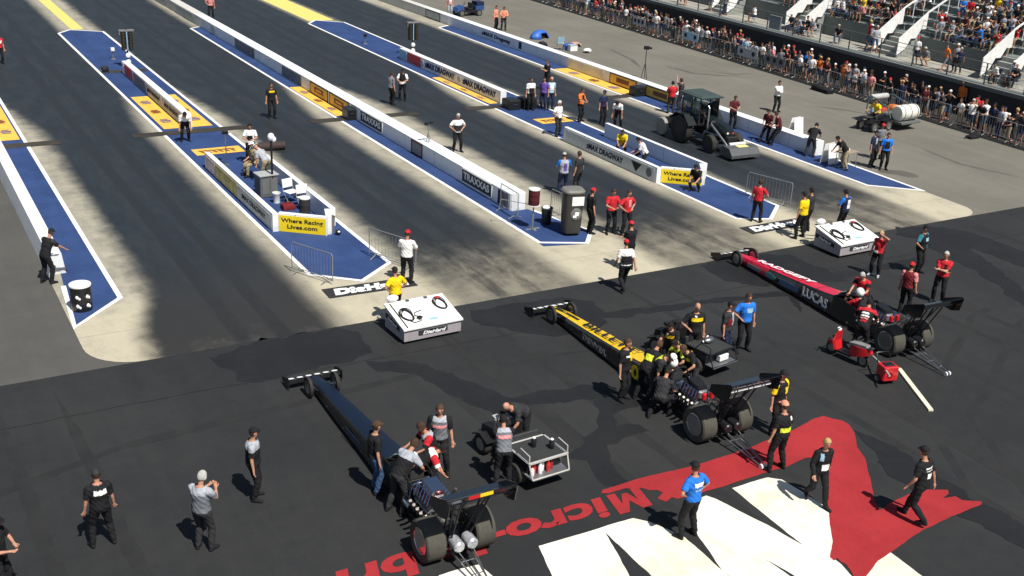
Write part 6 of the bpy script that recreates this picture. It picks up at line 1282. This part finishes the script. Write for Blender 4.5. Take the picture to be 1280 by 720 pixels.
for i in range(NR):
    mb = MB(); ys = [14] + [v for a, w in AIS for v in (a - w, a + w)] + [130]
    for j in range(0, len(ys), 2):
        a, b_ = ys[j], ys[j + 1]; mb.loft([[gl(7.36 + i * DEP + .40, y, F0 + i * RISE + .40), gl(7.36 + i * DEP + .68, y, F0 + i * RISE + .40), gl(7.36 + i * DEP + .68, y, F0 + i * RISE + .44), gl(7.36 + i * DEP + .40, y, F0 + i * RISE + .44)] for y in (a, b_)])
        n = max(1, int((b_ - a) / 2))
        for k in range(n + 1): y = a + .1 + (b_ - a - .2) * k / n; q = gl(7.36 + i * DEP + .54, y, F0 + i * RISE + .2); mb.box(q, (.05, .05, .4), bev=.004)
    mb.build('bench', mat('bench_grey', (.34, .37, .37), .5, .3), gs)
# railing of the stand front
mb = MB()
for j in range(0, len(ys), 2):
    a, b_ = ys[j], ys[j + 1]
    for z in (.35, .68, 1.0): mb.tube([gl(7.2, a, F0 + z), gl(7.2, b_, F0 + z)], .018, 5)
    n = max(1, int((b_ - a) / 1.9))
    for k in range(n + 1): y = a + (b_ - a) * k / n; mb.tube([gl(7.2, y, F0 - .9), gl(7.2, y, F0 + 1.0)], .025, 6)
mb.build('front_railing', mat('rail_grey', (.13, .16, .16), .5, .3), gs)
# stairways with white side panels
for n, (ya, w) in enumerate(AIS):
    if not (36 < ya < 80): continue
    near = ya - w; far = ya + w
    st = MB()
    for k in range(5): st.loft([[gl(5.4 + k * .36, y, 1.782), gl(5.4 + (k + 1) * .36 - .002, y, 1.782), gl(5.4 + (k + 1) * .36 - .002, y, 1.78 + (k + 1) * .25), gl(5.4 + k * .36, y, 1.78 + (k + 1) * .25)] for y in (near + .05, far - .05)])
    st.build('stair', mat('stair_concrete', (.26, .27, .25), .7), gs)
    for y, nm in ((near, 0), (far, 1)):
        # white sloped panel with a stepped lower edge
        top = []; low = []
        for k in range(9): top.append((5.3 + k * .36, 1.78 + 1.15 + k * .25))
        k = 8
        while k > 0: low += [(5.3 + k * .36, 1.78 + .30 + k * .25), (5.3 + k * .36 - .36, 1.78 + .30 + k * .25)] if k % 2 == 0 else []; k -= 1
        top = [(5.25, 3.0), (7.55, 4.6)]; low = [(7.55, 3.50), (7.1, 3.50), (6.75, 2.95), (6.3, 2.95), (5.95, 2.35), (5.25, 1.95)]
        poly = top + low; mb = MB(); v = [gl(o_, y - .03, z) for o_, z in poly] + [gl(o_, y + .03, z) for o_, z in poly]; m_ = len(poly)
        mb.add(v, [tuple(range(m_)), tuple(range(2 * m_ - 1, m_ - 1, -1))] + [(a, (a + 1) % m_, m_ + (a + 1) % m_, m_ + a) for a in range(m_)])
        mb.build('stair_panel', WHITE, gs)
        mb = MB(); mb.loft([[gl(7.55, y - .04, 4.50), gl(7.55, y + .04, 4.50), gl(7.55, y + .04, 4.60), gl(7.55, y - .04, 4.60)], [gl(14.6, y - .04, 8.03), gl(14.6, y + .04, 8.03), gl(14.6, y + .04, 8.13), gl(14.6, y - .04, 8.13)]])
        for k in range(7): x_ = 8.4 + k * .9; z_ = 4.95 + (x_ - 8.4) * .50; mb.tube([gl(x_, y, z_), gl(x_, y, z_ - 1.1)], .03, 6)
        mb.build('stair_handrail', WHITE, gs)
# terrace railing: posts with fine mesh
tr_ = empty('terrace_railing', (fx(50) + 3.5, 50, TH + .2), 0, 'grey post railing with wires along the front edge of the terrace', 'railing')
def tl(off, y, z): p = fr(off, y, z); return (p[0] - tr_.location.x, p[1] - 50, p[2] - TH - .2)
y = 30.
while y < 92: MB().tube([tl(3.42, y, 1.9), tl(3.42, y, 3.15)], .045, 6).build('post', mat('post_grey', (.10, .12, .12), .6), tr_); y += 2.7
mb = MB()
for z in (2.15, 2.4, 2.65, 2.9, 3.13): mb.tube([tl(3.42, 28, z), tl(3.42, 94, z)], .010 if z < 3.1 else .022, 5)
mb.build('wires', mat('post_grey', (.10, .12, .12), .6), tr_)

# ---------------------------------------------------------------- spectators (real people objects sharing body shapes)
class Proto: pass
PROTO = {}
def spect(pose, build, female, sleeve, shorts, head):
    key = (pose, build, female, sleeve, shorts, head)
    if key in PROTO: return PROTO[key]
    B = get_body(pose, build, female, 1)
    me_holder = empty('tmp', (0, 0, 0))
    parts = []
    o = B.body_obj(cl('skin'), False)
    parts.append(('trousers', B.shell(B.mask('trousers', shorts=shorts), .012, 'trousers', cl('black'), me_holder)))
    parts.append(('shirt', B.shell(B.mask('shirt', sleeve), .02, 'shirt', cl('black'), me_holder)))
    parts.append((('hair' if head != 'cap' else 'cap'), B.shell(B.mask('hair' if head == 'hair' else head), .018, 'hair' if head != 'cap' else 'cap', cl('black'), me_holder)))
    data = (o.data, [(n, p.data) for n, p in parts]); 
    for n, p in parts: bpy.data.objects.remove(p)
    bpy.data.objects.remove(o); bpy.data.objects.remove(me_holder); PROTO[key] = data; return data
def place_spect(p, rz, pose, where, group, female=None):
    female = random.random() < .38 if female is None else female
    build = random.choice((1.0, 1.0, 1.25)); head = random.choices(('hair', 'cap'), (.55, .45))[0]; 
    if female and head == 'hair': head = 'longhair'
    shorts = random.random() < .5; sleeve = .7
    shirt = random.choices(('white', 'black', 'lightgrey', 'grey', 'red', 'navy', 'charcoal', 'orange', 'yellow', 'blue', 'maroon', 'cyan', 'green', 'pink', 'lightblue'), (12, 16, 6, 7, 2.2, 7, 8, 1.2, .8, 1.2, 3, .8, .8, 1.2, 1.5))[0]
    tr = random.choices(('black', 'denim', 'khaki', 'charcoal', 'navy', 'grey'), (5, 5, 3, 3, 2, 2))[0]; skin = random.choices(('skin', 'tan', 'darkskin'), (6, 4, 1))[0]
    hc = random.choice(('white', 'black', 'red', 'navy', 'white')) if head == 'cap' else random.choice(('hairbrown', 'hairblack', 'hairgrey', 'blond', 'hairbrown'))
    md, parts = spect(pose, build, female, sleeve, shorts, head)
    o = bpy.data.objects.new('person', md); COL.objects.link(o); o.location = p; o.rotation_euler = (0, 0, math.radians(rz)); s = random.uniform(.92, 1.03) * (.95 if female else 1); o.scale = (s, s, s)
    o.material_slots[0].link = 'OBJECT'; o.material_slots[0].material = cl(skin)
    for n, d in parts:
        c = bpy.data.objects.new(n, d); COL.objects.link(c); c.parent = o; c.material_slots[0].link = 'OBJECT'; c.material_slots[0].material = cl(tr if n == 'trousers' else shirt if n == 'shirt' else hc)
    cn = {'cyan': 'turquoise', 'lightgrey': 'pale grey', 'lightblue': 'pale blue', 'hairbrown': 'brown', 'hairblack': 'black', 'hairgrey': 'grey', 'denim': 'denim'}
    hd = (cn.get(hc, hc) + ' cap') if head == 'cap' else (cn.get(hc, hc) + ' hair')
    lab = f"{cn.get(shirt, shirt)} shirt, {cn.get(tr, tr)} {'shorts' if shorts else 'trousers'}, {hd}, {where}"
    tag(o, lab, 'person', group); return o
def vis(p, m=14): 
    x, y = proj(p); return -m < x < 1280 + m and -m < y < 720
NS = 0
for row, (off, dens) in enumerate(((.42, .86), (.98, .66), (1.55, .32), (2.2, .12))):
    y = 30.5 + row * .2
    while y < 92:
        y += random.uniform(.50, .78)
        if random.random() > dens * (1.0 if not 44.5 < y < 46 else .6): continue
        p = fr(off + random.uniform(-.12, .12), y, .02)
        if not vis((p[0], p[1], 1.3)): continue
        pose = random.choices(('rail', 'stand', 'railcam', 'cross', 'onehip', 'up'), (6, 3, 1.3, 1.5, 1.5, .3) if row == 0 else (1, 5, 2, 2, 2, .6))[0]
        where = ('right of the tank trailer' if y < 40 else 'behind the quad bike' if y < 46 else 'above the work table' if y < 52 else 'by the round emblem banners' if y < 60 else 'by the pale blue banner' if y < 67 else 'far up the fence')
        where = (['front row ', 'second row ', 'third row ', 'by the wall '][row]) + where
        place_spect(p, 90 + random.uniform(-35, 35), pose, where, 'spectators standing behind the crowd barrier'); NS += 1
print('fence spectators', NS)
n0 = NS
for i in range(NR):
    y = 30.
    while y < 92:
        y += random.uniform(.55, .95)
        if any(abs(y - a) < w + .25 for a, w in AIS): continue
        full = .93 if (50.6 < y < 60 or y < 49) else .8
        if 41.6 < y < 50.2 and (y > 47.6 and i > 1): full = .15
        if random.random() > full: continue
        p = fr(7.36 + i * DEP + .34, y, F0 + i * RISE - .06)
        if not vis((p[0], p[1], p[2] + .8), 8): continue
        place_spect(p, 90 + random.uniform(-30, 30), random.choice(('sit', 'sitcross', 'sitlean', 'sitphone', 'sit')), f"grandstand {['front', 'second', 'third', 'fourth', 'fifth', 'sixth', 'seventh', 'eighth'][min(i, 7)]} row" + (' right of stairs' if y < 49 else ' between stairs' if y < 60 else ' left of stairs'), 'spectators seated in the grandstand'); NS += 1
print('stand spectators', NS - n0); n0 = NS
for yy, off, rz, pose in ((52.6, 6.2, 60, 'stand'), (51.9, 5.7, 20, 'walk'), (50.9, 5.0, 150, 'onehip'), (54.4, 5.2, 120, 'sitlean'), (47.2, 4.8, 100, 'stand'), (46.6, 5.2, 90, 'squat'), (45.0, 5.0, 70, 'walk'), (44.6, 5.4, 90, 'stand'), (44.1, 5.1, 110, 'onehip'), (41.2, 4.9, 90, 'sitlean'), (40.4, 5.4, 60, 'sit'), (40.0, 5.0, 100, 'sitcross'), (39.4, 6.0, 90, 'stand'),
                          (58.6, 4.7, 90, 'sit'), (58.0, 5.0, 90, 'sitlean'), (57.3, 5.0, 70, 'sitcross'), (63.0, 5.0, 60, 'sit'), (66.5, 5.0, 90, 'walk'), (68.5, 5.2, 100, 'stand'), (71.5, 5.0, 90, 'stand'), (73.0, 5.5, 90, 'onehip'), (56.9, 5.3, 90, 'sitlean')):
    p = fr(off, yy, 1.78)
    if not vis((p[0], p[1], 2.8)): continue
    place_spect(p, rz, pose, 'on the terrace ' + ('below the right stand' if yy < 49 else 'between the stairways' if yy < 57 else 'left of the stairways'), 'people on the terrace walkway'); NS += 1
    if pose.startswith('sit'):
        c = empty('folding_chair', (p[0], p[1], 1.78), math.radians(rz), None, 'chair', 'folding chairs on the terrace'); c['label'] = 'folding chair used by a seated spectator on the terrace ' + ('below the right stand' if yy < 49 else 'near the left stairway')
        MB().box((0, 0, .44), (.42, .4, .03)).box((0, -.2, .72), (.42, .03, .3)).build('seat', cl('navy'), c); mb = MB()
        for sx in (-.2, .2): mb.tube([(sx, .2, 0), (sx, -.2, .8)], .012, 5); mb.tube([(sx, -.2, 0), (sx, .18, .44)], .012, 5)
        mb.build('chair_frame', GALV, c)
print('terrace', NS - n0)
bc = MB().box((0, 0, .45), (1.2, .12, .9), bev=.01).build('shade_board', mat('slate_panel', (.13, .16, .20), .6)); bc.location = fr(4.6, 60.2, 1.78); bc.rotation_euler = (0, 0, FA); MB().box((0, 0, .92), (1.24, .16, .05)).build('board_cap', GREYP, bc); tag(bc, 'slate grey free standing board on the terrace below the left stairway', 'board')
# black equipment left beside the kerb of the crowd row
o = MB().box((0, 0, .14), (1.5, .55, .22), bev=.03).ell((.4, 0, .25), (.5, .28, .16)).build('cable_pile', cl('black'), None, True); o.location = (fx(49) - .7, 49.2, 0); o.rotation_euler = (0, 0, FA); tag(o, 'low black equipment pile on the apron in front of the crowd kerb', 'equipment')
o = MB().box((0, 0, .08), (.7, .4, .14), bev=.03).tube([(-.5, .1, .05), (.2, -.1, .18), (.5, .1, .05)], .03).build('cable_pile', cl('black'), None, True); o.location = (fx(37.6) - .75, 37.6, 0); tag(o, 'small black cable pile on the apron right of the tank trailer', 'equipment')
o = MB().lathe([(.02, 0), (.14, .02), (.16, .30), (.10, .50)], n=14).build('water_jug', cl('lightblue'), None, True); o.location = (49.3, 43.6, 0); MB().lathe([(.06, .5), (.06, .56)]).build('jug_cap', cl('navy'), o); tag(o, 'blue water jug standing by the crowd kerb behind the tank trailer', 'jug')

# ---------------------------------------------------------------- daylight
W = bpy.data.worlds.new('World'); SC.world = W; W.use_nodes = True; nt = W.node_tree; bg_ = nt.nodes['Background']; sky = nt.nodes.new('ShaderNodeTexSky'); sky.sky_type = 'NISHITA'; sky.sun_disc = False
EL = math.radians(57); toward = Vector((.10, -1, 0)).normalized() * math.cos(EL) + Vector((0, 0, math.sin(EL)))
sky.sun_elevation = EL; sky.sun_rotation = math.atan2(toward.x, toward.y); nt.links.new(sky.outputs[0], bg_.inputs['Color']); bg_.inputs['Strength'].default_value = .055
sl = bpy.data.lights.new('sun', 'SUN'); sl.energy = 4.8; sl.angle = math.radians(.53); sl.color = (1., .955, .88); so = bpy.data.objects.new('sun', sl); COL.objects.link(so)
so.rotation_euler = (-toward).to_track_quat('-Z', 'Y').to_euler(); so.location = (0, 0, 40)
SC.view_settings.view_transform = 'Standard'; SC.view_settings.look = 'None'; SC.view_settings.exposure = .35; SC.view_settings.gamma = 1; SC.view_settings.use_curve_mapping = False
SC.render.engine = 'CYCLES'; SC.cycles.max_bounces = 5; SC.cycles.use_denoising = True
print('objects', len(bpy.data.objects))

_p = [o for o in bpy.data.objects if o.name.split('.')[0] == 'person']; print('PERSONS', len(_p), 'longest label', max((len(o['label'].split()), o['label']) for o in bpy.data.objects if o.get('label')))
for o in bpy.data.objects:
    if o.get('label') and len(o['label'].split()) > 16: print('LONG', o['label'])
